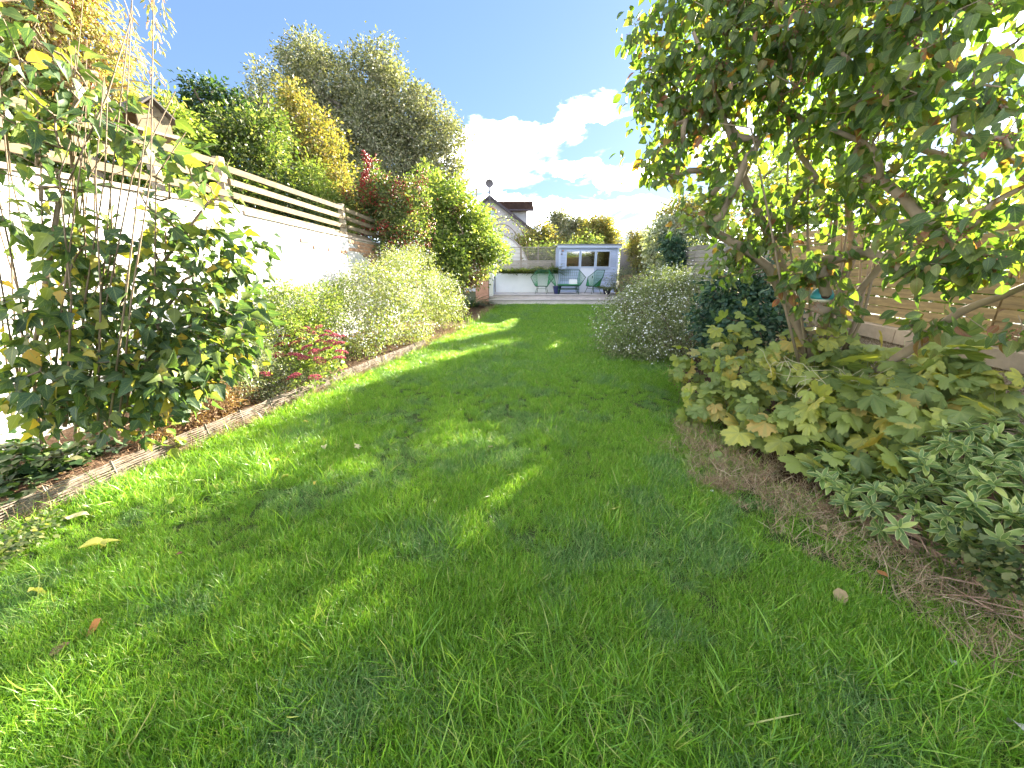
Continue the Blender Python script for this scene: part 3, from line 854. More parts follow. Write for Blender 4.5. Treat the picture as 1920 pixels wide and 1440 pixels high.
def deck():
    d = empty('deck', (1.9, 15.6, 0), 'raised pale timber deck with two steps at far end of lawn', 'deck')
    x0, x1 = -.88, 5.1
    MB().box(((x0 + x1) / 2, 15.06, .09), (x1 - x0, .28, .16)).build('riser', M_riser, d)
    MB().box(((x0 + x1) / 2, 15.5, .19), (x1 - x0, .5, .30)).build('riser', M_riser, d)
    for y in (14.96, 15.11):
        MB().box(((x0 + x1) / 2, y, .185), (x1 - x0 + .02, .142, .026), bev=.004).build('deck_board', M_deck, d)
    for k in range(21):
        MB().box(((x0 + x1) / 2 + .35 * (k > 7), 15.27 + k * .148, .357), (x1 - x0 + .02 + .7 * (k > 7), .142, .026), bev=.004).build('deck_board', M_deck, d)
    MB().box(((x0 + x1) / 2 + .3, 17.1, .17), (x1 - x0 + .5, 2.6, .3)).build('frame', M_riser, d)


deck()


def planter():
    p = empty('planter_wall', (0.2, 16.5, 0), 'white painted retaining planter wall behind the deck', 'wall')
    MB().box((.62, 16.62, .72), (2.62, .16, .80)).build('front_wall', M_white, p)
    MB().box((-.80, 15.86, .72), (.16, 1.36, .82)).build('return_wall', M_white, p)
    MB().box((.2, 17.2, .6), (3.2, .9, .9)).build('soil', M_soil, p)
    q = empty('wall_pier', (-1.20, 15.3, 0), 'pink painted wall end beside the deck steps', 'wall')
    MB().box((-1.15, 15.30, .61), (.50, .24, 1.26), bev=.01).build('pier', M_pink, q)


planter()
M_shed = simple('pale_blue_shed_paint', (.40, .48, .68), .6, .35, bump=(10, .2, .003, (1, 1, 8)), noise=(3, .35, (.34, .42, .60)))
M_shed_trim = simple('shed_trim', (.42, .49, .66), .6, .3)
M_dark = simple('dark_inside', (.05, .03, .025), .9)
M_red_in = simple('red_brown_board', (.22, .08, .05), .8)


def glassmat():
    m, nt, N, L = newmat('window_glass'); o = N.new('ShaderNodeOutputMaterial'); t = N.new('ShaderNodeBsdfTransparent'); t.inputs[0].default_value = (.85, .88, .86, 1)
    g = N.new('ShaderNodeBsdfGlossy'); g.inputs['Roughness'].default_value = .03; fr = N.new('ShaderNodeFresnel'); fr.inputs[0].default_value = 1.6
    a = N.new('ShaderNodeMath'); a.operation = 'MULTIPLY_ADD'; L.new(fr.outputs[0], a.inputs[0]); a.inputs[1].default_value = 1.2; a.inputs[2].default_value = .12; a.use_clamp = True
    mx = N.new('ShaderNodeMixShader'); L.new(a.outputs[0], mx.inputs[0]); L.new(t.outputs[0], mx.inputs[1]); L.new(g.outputs[0], mx.inputs[2]); L.new(mx.outputs[0], o.inputs[0]); return m


M_glass = glassmat()


def shed():
    x0, x1, yf, zb, zt = 1.92, 4.32, 16.45, .37, 2.20
    s = empty('garden_shed', ((x0 + x1) / 2, yf + .7, zb), 'pale blue wooden garden shed with three windows on deck', 'shed'); W = x1 - x0
    bh = .114; n = int((zt - zb) / bh)
    wz0, wz1 = zb + 1.03, zb + 1.62
    win = [(x0 + .30, x0 + .81), (x0 + .90, x0 + 1.44), (x0 + 1.53, x0 + 2.05)]
    for k in range(n + 1):
        z = zb + k * bh + bh / 2
        if z > zt: break
        segs = [(x0, x1)]
        if wz0 - .02 < z < wz1 + .03: segs = [(x0, win[0][0] - .03), (win[2][1] + .03, x1)]
        for a, b in segs:
            MB().box(((a + b) / 2, yf + .012, z), (b - a, .018, bh - .006), rx=R(-3)).build('plank', M_shed, s)
    # side, back, interior
    MB().box((x0 + .012, yf + .75, (zb + zt) / 2), (.02, 1.46, zt - zb)).build('side_wall', M_shed, s)
    MB().box((x1 - .012, yf + .75, (zb + zt) / 2), (.02, 1.46, zt - zb)).build('side_wall', M_shed, s)
    MB().box(((x0 + x1) / 2, yf + 1.47, (zb + zt) / 2), (W - .06, .02, zt - zb)).build('back_wall', M_red_in, s)
    MB().box(((x0 + x1) / 2, yf + .75, zb + .01), (W - .06, 1.4, .02)).build('floor_board', M_dark, s)
    MB().box((x0 + .5, yf + .8, zb + .9), (.45, .5, .12)).build('shelf', M_red_in, s)
    MB().box((x0 + .62, yf + .7, zb + 1.06), (.2, .3, .2)).build('toolbox', M_dark, s)
    MB().prism([(x0 - .09, yf - .10, zt + .0), (x1 + .12, yf - .10, zt + .0), (x1 + .12, yf + 1.6, zt + .06), (x0 - .09, yf + 1.6, zt + .06)], (0, 0, .03)).build('roof', simple('mineral_felt', (.30, .33, .38), .9), s)
    MB().box(((x0 + x1) / 2, yf - .085, zt - .012), (W + .18, .022, .13)).build('fascia', M_shed_trim, s)
    MB().box(((x0 + x1) / 2, yf - .103, zt + .058), (W + .22, .03, .028)).build('roof_edge', simple('felt_edge', (.12, .13, .16), .9), s)
    for a in (x0 + .03, x1 - .03):
        MB().box((a, yf - .022, (zb + zt) / 2), (.07, .03, zt - zb)).build('corner_trim', M_shed_trim, s)
    # window band head and sill, mullions
    for i, (a, b) in enumerate(win):
        fr = MB()
        for c, sz in ((((a + b) / 2, yf - .02, wz1 + .015), (b - a + .08, .04, .045)), (((a + b) / 2, yf - .024, wz0 - .015), (b - a + .09, .05, .04)),
                      ((a - .018, yf - .02, (wz0 + wz1) / 2), (.04, .036, wz1 - wz0 - .01)), ((b + .018, yf - .02, (wz0 + wz1) / 2), (.04, .036, wz1 - wz0 - .01))): fr.box(c, sz)
        w = fr.build('window', M_shed_trim, s)
        g = MB().box(((a + b) / 2, yf + .0, (wz0 + wz1) / 2), (b - a, .006, wz1 - wz0)).build('pane', M_glass, None); g.parent = w; g.location = -Vector(s.location)
        g.location = Vector((0, 0, 0)) - Vector(s.location)
    a, b = win[1]
    MB().box(((a + b) / 2, yf - .012, zb + .50), (b - a + .02, .02, .98)).build('door', simple('door_panel_pale', (.60, .64, .76), .5, .4), s)
    for x in (a - .07, b + .07):
        MB().box((x, yf - .014, zb + .5), (.05, .028, 1.0)).build('door_frame', M_shed_trim, s)
    MB().box((b - .05, yf - .035, zb + .62), (.03, .03, .10), bev=.005).build('handle', M_dark, s)
    c = MB().lathe((x0 + .14, yf - .02, zt - .21), [(.035, 0), (.05, .02), (.03, .05)], 8); c.build('ornament', M_pink, s)
    c = MB().lathe((x0 + .10, yf - .02, zt - .33), [(.025, 0), (.035, .02), (.02, .04)], 8); c.build('ornament', M_stem_dark, s)


shed()
M_gframe = simple('green_metal', (.01, .07, .035), .4, .4)
M_gstring = simple('green_cord', (.02, .20, .07), .5, .4)


def lounge(name, label, cat, loc, rz, width=.50, group=None):
    """corded garden chair: hexagonal back hoop, seat hoop, cords, four legs"""
    root = empty(name, loc, label, cat, group); L_ = np.array(loc); M_ = np.array(Matrix.Rotation(rz, 3, 'Z'))
    T = lambda p: L_ + M_ @ np.array(p, float)
    w = width / 2
    hoop = [(-w * .95, .36, .90), (w * .95, .36, .90), (w + .20, .10, .62), (w * .9, -.16, .30), (-w * .9, -.16, .30), (-w - .20, .10, .62)]
    seat = [(-w * .72, .20, .27), (w * .72, .20, .27), (w * .85, .0, .26), (w * .72, -.16, .30), (-w * .72, -.16, .30), (-w * .85, .0, .26)]

    def ring(pts, k=12):
        out = []
        for i in range(len(pts)):
            a, b = np.array(pts[i]), np.array(pts[(i + 1) % len(pts)])
            for j in range(k): out.append(a + (b - a) * j / k)
        return out
    A = ring(hoop); B = ring(seat)
    MB().tube([T(p) for p in A] + [T(A[0])], .013, 6).build('back_frame', M_gframe, root)
    MB().tube([T(p) for p in B] + [T(B[0])], .012, 6).build('seat_frame', M_gframe, root)
    c = MB()
    for i in range(len(A)): c.tube([T(A[i]), T(B[i])], .0056, 4)
    for i in range(1, 8):
        t = i / 8; c.tube([T((-w * .72 + 2 * w * .72 * t, .20, .27)), T((-w * .72 + 2 * w * .72 * t, -.16, .30))], .0055, 4)
    c.build('cords', M_gstring, root)['kind'] = 'stuff'
    for sx in (-1, 1):
        for sy, dy in ((.15, .10), (-.12, -.10)):
            MB().tube([T((sx * w * .62, sy, .28)), T((sx * (w * .72 + .04), sy + dy, 0))], .010, 6).build('leg', M_gframe, root)
    MB().tube([T((-w * .66, -.14, .2)), T((w * .66, -.14, .2))], .008, 6).build('stretcher', M_gframe, root)
    return root


DK = .371
lounge('garden_chair', 'green corded garden chair at the left, in front of white wall', 'chair', (1.18, 15.72, DK), R(-12), .52, 'green corded seats on the deck')
lounge('garden_sofa', 'wide green corded two seat sofa backing onto the blue shed', 'sofa', (2.22, 16.02, DK), 0, 1.12, 'green corded seats on the deck')
lounge('garden_chair', 'green corded chair turned sideways by the potted fern', 'chair', (3.22, 15.78, DK), R(-62), .50, 'green corded seats on the deck')


def table():
    t = empty('coffee_table', (2.2, 15.5, DK), 'low long green table in front of corded sofa', 'table')
    MB().box((2.20, 15.52, DK + .36), (.84, .44, .022), bev=.008).build('tabletop', M_gstring, t)
    MB().box((2.20, 15.52, DK + .325), (.80, .40, .03)).build('apron', M_gframe, t)
    MB().box((2.20, 15.52, DK + .19), (.78, .36, .018)).build('shelf', M_gframe, t)
    for sx in (-1, 1):
        for sy in (-1, 1): MB().tube([(2.2 + sx * .38, 15.52 + sy * .18, DK + .32), (2.2 + sx * .40, 15.52 + sy * .19, DK)], .011, 6).build('leg', M_gframe, t)
    MB().box((2.45, 15.95, DK + .42), (.32, .10, .24), rx=R(-15), bev=.04).build('cushion', M_white, None, origin=(2.45, 15.95, DK + .3))


table()
bpy.data.objects['cushion'].location = (2.45, 15.95, DK + .3)
tag(bpy.data.objects['cushion'], 'small pale cushion leaning on the green sofa', 'cushion')


def pots():
    for nm, lab, x, y, z, r, h, mat in (('plant_pot', 'dark blue glazed pot between the left chair and table', 1.78, 15.62, DK, .17, .30, simple('blue_glaze', (.02, .03, .12), .2, .6, coat=.5)),
                                        ('plant_pot', 'dark glazed pot holding the fern on the deck', 3.72, 15.45, DK, .17, .24, simple('dark_glaze', (.03, .03, .08), .25, .6)),
                                        ('plant_pot', 'small terracotta pot on the deck beside fern', 4.12, 15.50, DK, .13, .26, simple('terracotta', (.45, .20, .12), .8, .2)),
                                        ):
        root = empty(nm, (x, y, z), lab, 'pot', 'pots on the deck')
        MB().lathe((x, y, z), [(r * .62, 0), (r * .7, .02), (r * .95, h * .75), (r, h * .93), (r * 1.06, h * .95), (r * 1.06, h), (r * .9, h), (r * .86, h * .88), (.01, h * .88)], 18).build('pot', mat, root, smooth=True)
        MB().lathe((x, y, z + h * .885), [(r * .84, 0), (.01, .005)], 18).build('soil', M_soil, root)


pots()


# back slatted fence and angled one
M_slat_dark = simple('dark_grey_slat', (.15, .135, .12), .85, .1)


def back_fence():
    f = empty('trellis_fence', (.6, 17.75, .4), 'grey open slat trellis fence behind the planter, left of shed', 'fence')
    x0, x1 = -1.2, 2.05
    for x in (-1.15, .38, 1.15, 1.95):
        MB().box((x, 17.80, 1.30), (.06, .06, 1.95)).build('post', M_slat_old, f)
    z = .75
    k = 0
    while z < 2.18:
        closed = z < 1.62
        h = .052 if closed else .020; g = .008 if closed else .036
        MB().box(((x0 + x1) / 2, 17.75, z + h / 2), (x1 - x0, .018, h)).build('slat', M_slat_old, f); z += h + g; k += 1
    MB().box(((x0 + x1) / 2, 17.75, 2.20), (x1 - x0 + .04, .05, .03)).build('top_rail', M_slat_old, f)
    a = np.array((4.75, 17.6)); b = np.array((5.15, 15.2))
    g = empty('raised_slat_panel', (a[0], a[1], .4), 'sloping topped grey slatted panel on brick wall right of the shed', 'fence')
    MB().prism([(a[0], a[1], -.02), (b[0], b[1], -.02), (b[0], b[1], 1.25), (a[0], a[1], 1.0)], (.2, .02, 0)).build('brick_base', M_brick, g)
    for i in range(24):
        t = i / 23
        z0 = 1.02 + t * 1.05; z1 = 1.30 + t * 1.15
        MB().beam((a[0] - .03, a[1], z0), (b[0] - .03, b[1], z1), .02, .040).build('slat', M_slat_dark, g)
    for p, z in ((a, 2.15), (b, 2.55), ((a + b) / 2, 2.35)):
        MB().box((p[0] + .02, p[1], z / 2 + .4), (.06, .06, z - .8)).build('post', M_slat_old, g)


back_fence()


# ------------------------------------------------------------------ HOUSES behind
M_hwall = simple('pale_house_render', (.44, .42, .43), .95, .05, noise=(1, .3, (.38, .36, .37)))
M_hwall2 = simple('grey_house_render', (.40, .43, .47), .95, .05, noise=(1, .3, (.36, .39, .43)))
M_barge = simple('dark_bargeboard', (.06, .05, .06), .6)


def tile_mat():
    m, nt, N, L = newmat('clay_tiles'); o = N.new('ShaderNodeOutputMaterial'); b = N.new('ShaderNodeBsdfPrincipled'); L.new(b.outputs[0], o.inputs[0]); b.inputs['Specular IOR Level'].default_value = .02; b.inputs['Roughness'].default_value = .85
    n = N.new('ShaderNodeTexNoise'); n.inputs['Scale'].default_value = 4; tc = N.new('ShaderNodeTexCoord'); L.new(tc.outputs['Object'], n.inputs['Vector'])
    cr = N.new('ShaderNodeValToRGB'); cr.color_ramp.elements[0].color = (.055, .035, .027, 1); cr.color_ramp.elements[1].color = (.13, .08, .06, 1)
    L.new(n.outputs['Fac'], cr.inputs[0]); L.new(cr.outputs[0], b.inputs['Base Color']); return m


M_tile = tile_mat()


def tiled_slope(a, b, c, d, nr, ncol, parent, name='roof_tiles'):
    """a,b ridge ends; d,c eave ends (a above d). pantile rows as real geometry joined"""
    a, b, c, d = map(np.array, (a, b, c, d)); nrmv = nrm(np.cross(b - a, d - a)); 
    if nrmv[2] < 0: nrmv = -nrmv
    mb = MB()
    for i in range(nr):
        for j in range(ncol):
            t0, t1 = i / nr, (i + 1) / nr + .02; s0, s1 = j / ncol, (j + .86) / ncol
            q = lambda s, t: (a + (b - a) * s) * (1 - t) + (d + (c - d) * s) * t
            lift = nrmv * .05; m_ = nrmv * .09
            p = [q(s0, t0) + lift * .3, q(s1, t0) + lift * .3, q(s1, t1) + lift, q(s0, t1) + lift]
            mid0 = q((s0 + s1) / 2, t0) + m_ * .8; mid1 = q((s0 + s1) / 2, t1) + m_ * 1.3
            mb.add([p[0], mid0, p[1], p[2], mid1, p[3]], [(0, 1, 4, 5), (1, 2, 3, 4)])
    mb.build(name, M_tile, parent)['kind'] = 'stuff'
    MB().prism([tuple(p_ - nrmv * .03) for p_ in (a, b, c, d)], tuple(-nrmv * .06)).build('roof_deck', M_tile, parent)


M_aer = simple('aerial_metal', (.10, .10, .11), .5)


def house():
    Y = 36; q = lambda x, y, dy=0: P(x, y, Y + dy)
    h = empty('house', (q(918, 480)[0], Y, 0), 'pale gabled house with dormer extension and tiled roof beyond the garden', 'house')
    ap = q(918, 371); rt = q(1006, 440); lf = q(860, 419)
    zr, zl = rt[2], lf[2]
    MB().prism([(lf[0], Y, 0), (rt[0], Y, 0), (rt[0], Y, zr), (ap[0], Y, ap[2]), (lf[0], Y, zl)], (0, .3, 0)).build('gable_wall', M_hwall, h)
    for p in (rt, lf):
        e = ap + (p - ap) * 1.04
        MB().beam((ap[0], Y - .15, ap[2] + .08), (e[0], Y - .15, e[2] + .08), .35, .20).build('bargeboard', M_barge, h)
        MB().prism([(ap[0], Y, ap[2] + .1), (e[0], Y, e[2] + .1), (e[0], Y + 9, e[2] + .1), (ap[0], Y + 9, ap[2] + .1)], (0, 0, .06)).build('roof', M_tile, h)
    # extension with tiled roof, behind the gable slope
    dy = 1.5; a, b = q(925, 381, dy + 2.2), q(999, 380.5, dy + 2.2); c, d = q(1001, 395, dy), q(935, 395, dy)
    MB().box(((a[0] + c[0]) / 2 - .3, Y + dy + 2, c[2] / 2), (c[0] - a[0] - .6, 4, c[2])).build('extension_wall', M_hwall2, h)
    tiled_slope(tuple(a), tuple(b), (c[0], c[1] - .3, c[2]), (d[0] - .2, d[1] - .3, d[2]), 7, 26, h)
    MB().tube([(d[0], d[1] - .4, d[2] - .02), (c[0], c[1] - .4, c[2] - .02)], .08, 6).build('gutter', M_barge, h)
    MB().beam((b[0], b[1], b[2] + .05), (a[0], a[1], a[2] + .05), .25, .18).build('ridge', M_tile, h)
    # window with brick arch
    wc = q(920.5, 402); r = .38
    MB().prism([(wc[0] + r * math.cos(t), Y - .05, wc[2] + r * 1.1 * math.sin(t)) for t in np.linspace(0, 2 * math.pi, 15)[:-1]], (0, .04, 0)).build('window', M_shed_trim, h)
    MB().tube([(wc[0] + (r + .1) * math.cos(t), Y - .06, wc[2] + (r + .1) * 1.1 * math.sin(t)) for t in np.linspace(.2, 2.9, 9)], .09, 5).build('window_arch', M_brick, h)
    # aerials
    p0, p1 = ap + np.array((0, -.3, -.5)), q(917.5, 352); p1[1] = Y - .3
    MB().tube([p0, p1], .07, 6).build('aerial_pole', M_aer, h)
    n = 16; c0 = q(918, 345); dish = MB(); vs = []
    for i, (rr, yy) in enumerate(((.02, .10), (.18, .08), (.34, .0))):
        for k in range(n): vs.append((c0[0] + rr * math.cos(2 * math.pi * k / n), Y - .35 + yy, c0[2] + rr * math.sin(2 * math.pi * k / n)))
    dish.add(vs, [(i * n + k, i * n + (k + 1) % n, (i + 1) * n + (k + 1) % n, (i + 1) * n + k) for i in range(2) for k in range(n)] + [tuple(range(n))])
    dish.build('satellite_dish', simple('dish_grey', (.12, .11, .12), .6), h)
    e0, e1 = q(893, 392), q(893, 355)
    MB().tube([e0, e1], .08, 6).build('flue_pipe', M_wood_grey, h); MB().tube([e1 + np.array((-.08, 0, 0)), e1 + np.array((.1, 0, 0))], .07, 6).build('flue_cap', M_wood_grey, h)
    MB().tube([q(914, 363, -.3), q(932, 363, -.3)], .02, 4).build('aerial', M_hwall2, h)
    h2 = empty('house', (q(1112, 480, 14)[0], Y + 14, 0), 'distant red roofed house peeping above trees behind shed', 'house')
    A = [q(1093, 447, 14), q(1112, 434, 14), q(1134, 434, 14), q(1146, 447, 14)]
    MB().prism([(A[0][0], Y + 14, 0), (A[3][0], Y + 14, 0), tuple(A[3]), tuple(A[0])], (0, 5, 0)).build('wall', M_hwall, h2)
    MB().prism([tuple(a) for a in A], (0, 6, 0)).build('roof', simple('red_roof', (.40, .20, .15), .85, noise=(1, .6, (.30, .16, .12))), h2)
    cc = q(1142, 436, 14)
    MB().box((cc[0], Y + 16, cc[2]), (.8, .8, 1.8)).build('chimney', M_brick, h2)


house()


def garden_arch():
    Y = 19.5; root = empty('garden_arch', tuple(P(950, 520, Y) * np.array((1, 1, 0))), 'thin metal garden arch with climbing stems before the gabled house', 'arch')
    for j, (cx, cy, rx, ry) in enumerate(((945, 480, 45, 72), (940, 482, 38, 62))):
        pts = [P(cx + rx * math.cos(a), cy - ry * math.sin(a), Y + j * .5) for a in np.linspace(0, math.pi, 20)]
        pts = [pts[0] * np.array((1, 1, 0))] + pts + [pts[-1] * np.array((1, 1, 0))]
        MB().tube(pts, .018, 5).build('hoop', M_stem_dark, root)
    C = np.array([P(945 + 45 * math.cos(a), 480 - 72 * math.sin(a), Y) for a in np.linspace(.2, 2.2, 26)])
    lv = leaves_at(C, np.tile((0, -1, .2), (len(C), 1)).astype(float), 7, .12, .07)
    add_leaves(root, t_diamond(), M_lf_mid, lv)
    # pale curved canopy to the left behind the fence
    Y = 23; root = empty('polytunnel', tuple(P(940, 520, Y) * np.array((1, 1, 0))), 'white curved polytunnel behind the trellis fence', 'polytunnel')
    c = P(925, 520, Y); r = (P(993, 520, Y) - c)[0]; hgt = (P(930, 436, Y) - c)[2]
    prof = [(c[0] + r * math.cos(a), c[2] + hgt * math.sin(a)) for a in np.linspace(-.35, math.pi + .35, 26)]
    vs = [(x, Y, z) for x, z in prof] + [(x, Y + 5, z) for x, z in prof]; n = len(prof)
    MB().add(vs, [(i, i + 1, n + i + 1, n + i) for i in range(n - 1)] + [tuple(range(n))[::-1]]).build('cover', M_white, root)
    MB().tube([(x, Y - .03, z) for x, z in prof], .04, 5).build('hoop', M_hwall, root)


# ------------------------------------------------------------------ PLANTS
g = lambda *a: leafmat(*a)
M_lf_hib = leafmat('hibiscus_leaf', [(0, (.045, .090, .050)), (.45, (.070, .125, .055)), (.72, (.13, .18, .055)), (.88, (.22, .26, .06)), (.95, (.42, .36, .07)), (1, (.50, .32, .06))], trans=.42, veins=.35, rough=.4)
M_lf_dog = leafmat('dogwood_leaf', [(0, (.065, .105, .050)), (.4, (.095, .145, .055)), (.72, (.15, .18, .060)), (.88, (.22, .24, .07)), (.95, (.25, .14, .07)), (1, (.24, .07, .05))], trans=.45, veins=.35, rough=.42, tcol=(1.5, 1.9, .35), blot=(22, (.16, .10, .05), .5))
M_lf_palm = leafmat('anemone_leaf', [(0, (.14, .21, .07)), (.4, (.23, .31, .09)), (.65, (.34, .41, .10)), (.88, (.50, .50, .11)), (1, (.50, .36, .12))], trans=.4, veins=.25, rough=.5, tcol=(1.5, 1.4, .4), blot=(30, (.22, .15, .06), .35))
M_lf_var = leafmat('variegated_leaf', [(0, (.08, .15, .045)), (.6, (.14, .225, .06)), (.9, (.25, .34, .08)), (1, (.44, .50, .14))], trans=.3, rim=(.46, .50, .20), rough=.38)
M_lf_mid = leafmat('mid_green_leaf', [(0, (.05, .085, .03)), (.5, (.10, .145, .05)), (.8, (.19, .22, .08)), (1, (.34, .32, .14))], trans=.45)
M_lf_bright = leafmat('bright_green_leaf', [(0, (.09, .15, .035)), (.5, (.18, .26, .06)), (.8, (.30, .36, .09)), (1, (.44, .44, .15))], trans=.42, tcol=(1.25, 1.3, .5))
M_lf_dark = leafmat('dark_green_leaf', [(0, (.022, .055, .022)), (.6, (.045, .09, .03)), (.9, (.09, .14, .04)), (1, (.2, .2, .1))], trans=.3)
M_lf_bluegreen = leafmat('blue_green_leaf', [(0, (.030, .075, .055)), (.6, (.055, .12, .075)), (1, (.12, .19, .10))], trans=.3)
M_lf_gold = leafmat('golden_leaf', [(0, (.12, .15, .05)), (.5, (.22, .23, .075)), (.8, (.31, .28, .10)), (1, (.33, .22, .10))], trans=.45, tcol=(1.3, 1.2, .4))
M_lf_silver = leafmat('grey_green_leaf', [(0, (.12, .14, .085)), (.45, (.22, .235, .14)), (.8, (.34, .335, .22)), (1, (.50, .44, .33))], trans=.25, rough=.55)
M_lf_pink = leafmat('pinkish_willow_leaf', [(0, (.22, .24, .07)), (.45, (.38, .36, .14)), (.75, (.50, .38, .22)), (1, (.50, .24, .16))], trans=.4)
M_lf_white = leafmat('cream_variegated_leaf', [(0, (.14, .20, .12)), (.5, (.42, .45, .34)), (1, (.62, .62, .52))], trans=.3)
M_lf_bed = leafmat('pale_bed_leaf', [(0, (.12, .17, .05)), (.5, (.22, .27, .09)), (.8, (.36, .38, .16)), (1, (.46, .42, .24))], trans=.35)
M_lf_brown = leafmat('dead_brown_leaf', [(0, (.16, .08, .04)), (.5, (.30, .18, .10)), (1, (.46, .34, .22))], trans=.2, rough=.8)
M_lf_herb = leafmat('grey_herb_leaf', [(0, (.10, .14, .07)), (.6, (.20, .24, .14)), (1, (.36, .36, .26))], trans=.3)
M_petal = simple('white_petal', (.80, .80, .76), .6)
M_lf_cist = leafmat('cistus_leaf', [(0, (.12, .16, .07)), (.5, (.22, .27, .12)), (1, (.38, .40, .22))], trans=.35)
M_berry = simple('red_berry', (.30, .025, .018), .3, .5)
M_sedum = simple('sedum_pink', (.42, .105, .13), .85, .1, noise=(60, .9, (.26, .045, .06)))
M_sedpale = simple('dried_umbel', (.22, .08, .06), .8, .1, noise=(60, .9, (.42, .22, .14)))

T_D = t_diamond(); T_DN = t_diamond(.2, .06, .15); T_LANCE = t_diamond(.13, .04, .2)
T_OV = t_ovate(.31, 6, .10, .30); T_OVW = t_ovate(.36, 6, .12, .22); T_VAR = t_ovate(.165, 5, .05, .12, lambda t: (math.sin(math.pi * t ** .85) ** .75 if 0 < t < 1 else .02))
_hx = np.array([0, .06, .14, .22, .30, .37, .44, .54, .62, .72, .84, 1.0]); _hw = np.array([.03, .30, .62, .92, 1.0, .86, .58, .66, .46, .42, .20, .02])
T_HIB = t_ovate(.36, 12, .09, .28, lambda t: float(np.interp(t, _hx, _hw))); T_PAL = t_palmate(5, .30, 5, .22, 2.45)

garden_arch()

# --- big grey green tree
plant('tree', 'huge grey green domed evergreen tree towering behind the hedges', 'tree', P(690, 520, 21) * np.array((1, 1, 0)),
      [(570, 120, 46, 21), (520, 185, 50, 21), (480, 230, 40, 20.5), (600, 190, 75, 21), (690, 160, 62, 21), (655, 215, 80, 20.5), (735, 215, 75, 21), (790, 235, 60, 21), (820, 285, 55, 21), (835, 330, 42, 21), (800, 350, 60, 20.5),
       (700, 290, 90, 20), (610, 270, 80, 20.5), (740, 350, 80, 20), (650, 360, 70, 20), (825, 215, 22, 21), (590, 100, 26, 21), (720, 120, 28, 21), (500, 240, 50, 20.6)],
      1300, 74, .38, .125, T_D, M_lf_silver, M_bark_grey, r_base=.5, r_tip=.012, nbr=420, shell=.62, step=.8, gamma=.55, jit=.25,
      trunks=[[P(700, 440, 21), P(720, 360, 21), P(740, 260, 21)], [P(660, 430, 20.6), P(620, 300, 20.8), P(580, 180, 21)], [P(740, 420, 20.6), P(790, 320, 20.8)]])
# --- dark small tree
plant('tree', 'small dark leaved tree left of the grey green tree', 'tree', P(400, 560, 10) * np.array((1, 1, 0)),
      [(395, 195, 42, 10), (430, 235, 45, 10), (370, 235, 35, 10), (450, 215, 24, 10.3)], 150, 34, .20, .085, T_D, M_lf_dark, M_stem_dark, r_base=.07, r_tip=.006, nbr=110, shell=.3)
# --- golden tree
plant('tree', 'slender golden yellow tree in front of the grey green tree', 'tree', P(575, 560, 12.5) * np.array((1, 1, 0)),
      [(560, 215, 38, 12.5), (585, 265, 55, 12.5), (600, 330, 60, 12.3), (560, 320, 60, 12.3), (530, 260, 40, 12.5), (640, 370, 45, 12.3), (545, 180, 22, 12.5)], 420, 44, .24, .080, T_D, M_lf_gold, M_bark_grey, r_base=.10, r_tip=.006, nbr=240, shell=.35)
# --- hedge shrubs behind the rail fence
plant('shrub', 'dark mixed hedge shrub behind rail fence, under the dark tree', 'shrub', P(430, 560, 9) * np.array((1, 1, 0)),
      [(330, 270, 60, 8.6), (400, 290, 65, 8.8), (470, 300, 65, 9), (520, 360, 60, 9), (460, 370, 70, 8.6), (360, 350, 55, 8), (500, 250, 40, 9.5)], 520, 40, .22, .075, T_D, M_lf_mid, M_stem_dark, r_base=.06, nbr=120, shell=.4)
plant('shrub', 'yellow green leafy shrub pressing through the middle rails', 'shrub', P(570, 560, 9.6) * np.array((1, 1, 0)),
      [(540, 380, 50, 9.5), (600, 390, 50, 9.8), (640, 420, 40, 10), (480, 390, 45, 8.6), (580, 340, 35, 9.9), (440, 350, 32, 8)], 400, 42, .16, .075, T_LANCE, M_lf_bright, M_stem_dark, r_base=.05, nbr=100, shell=.4)
plant('shrub', 'leafy yellow green shrub behind the left rails and bird table', 'shrub', P(150, 520, 6.4) * np.array((1, 1, 0)),
      [(60, 270, 75, 5.9), (160, 240, 55, 6.4), (230, 300, 60, 6.4), (120, 330, 60, 6), (300, 320, 50, 6.8), (330, 250, 42, 7.6), (20, 190, 60, 6), (290, 215, 36, 7.8)], 420, 34, .17, .075, T_D, M_lf_bright, M_stem_dark, r_base=.05, nbr=120, shell=.4)
# --- willowy pinkish shrub top left
wr, wC, wO = plant('willow_tree', 'airy pinkish yellow willowy tree filling the top left corner', 'tree', P(90, 560, 6.2) * np.array((1, 1, 0)),
      [(60, 60, 85, 6.2), (140, 100, 75, 6.2), (20, 160, 70, 6), (190, 60, 48, 6.4), (100, 170, 75, 6.2), (190, 150, 42, 6.5), (60, -40, 80, 6.2), (10, 20, 80, 6), (140, -20, 60, 6.3), (230, 190, 32, 6.8)],
      520, 30, .17, .085, T_LANCE, M_lf_pink, M_bark_light, r_base=.07, r_tip=.004, nbr=330, shell=.25, droop=.7)
sprinkle(wr, 'berries', t_octa(), M_berry, wC[::9], wO[::9], 14, .10, .024)


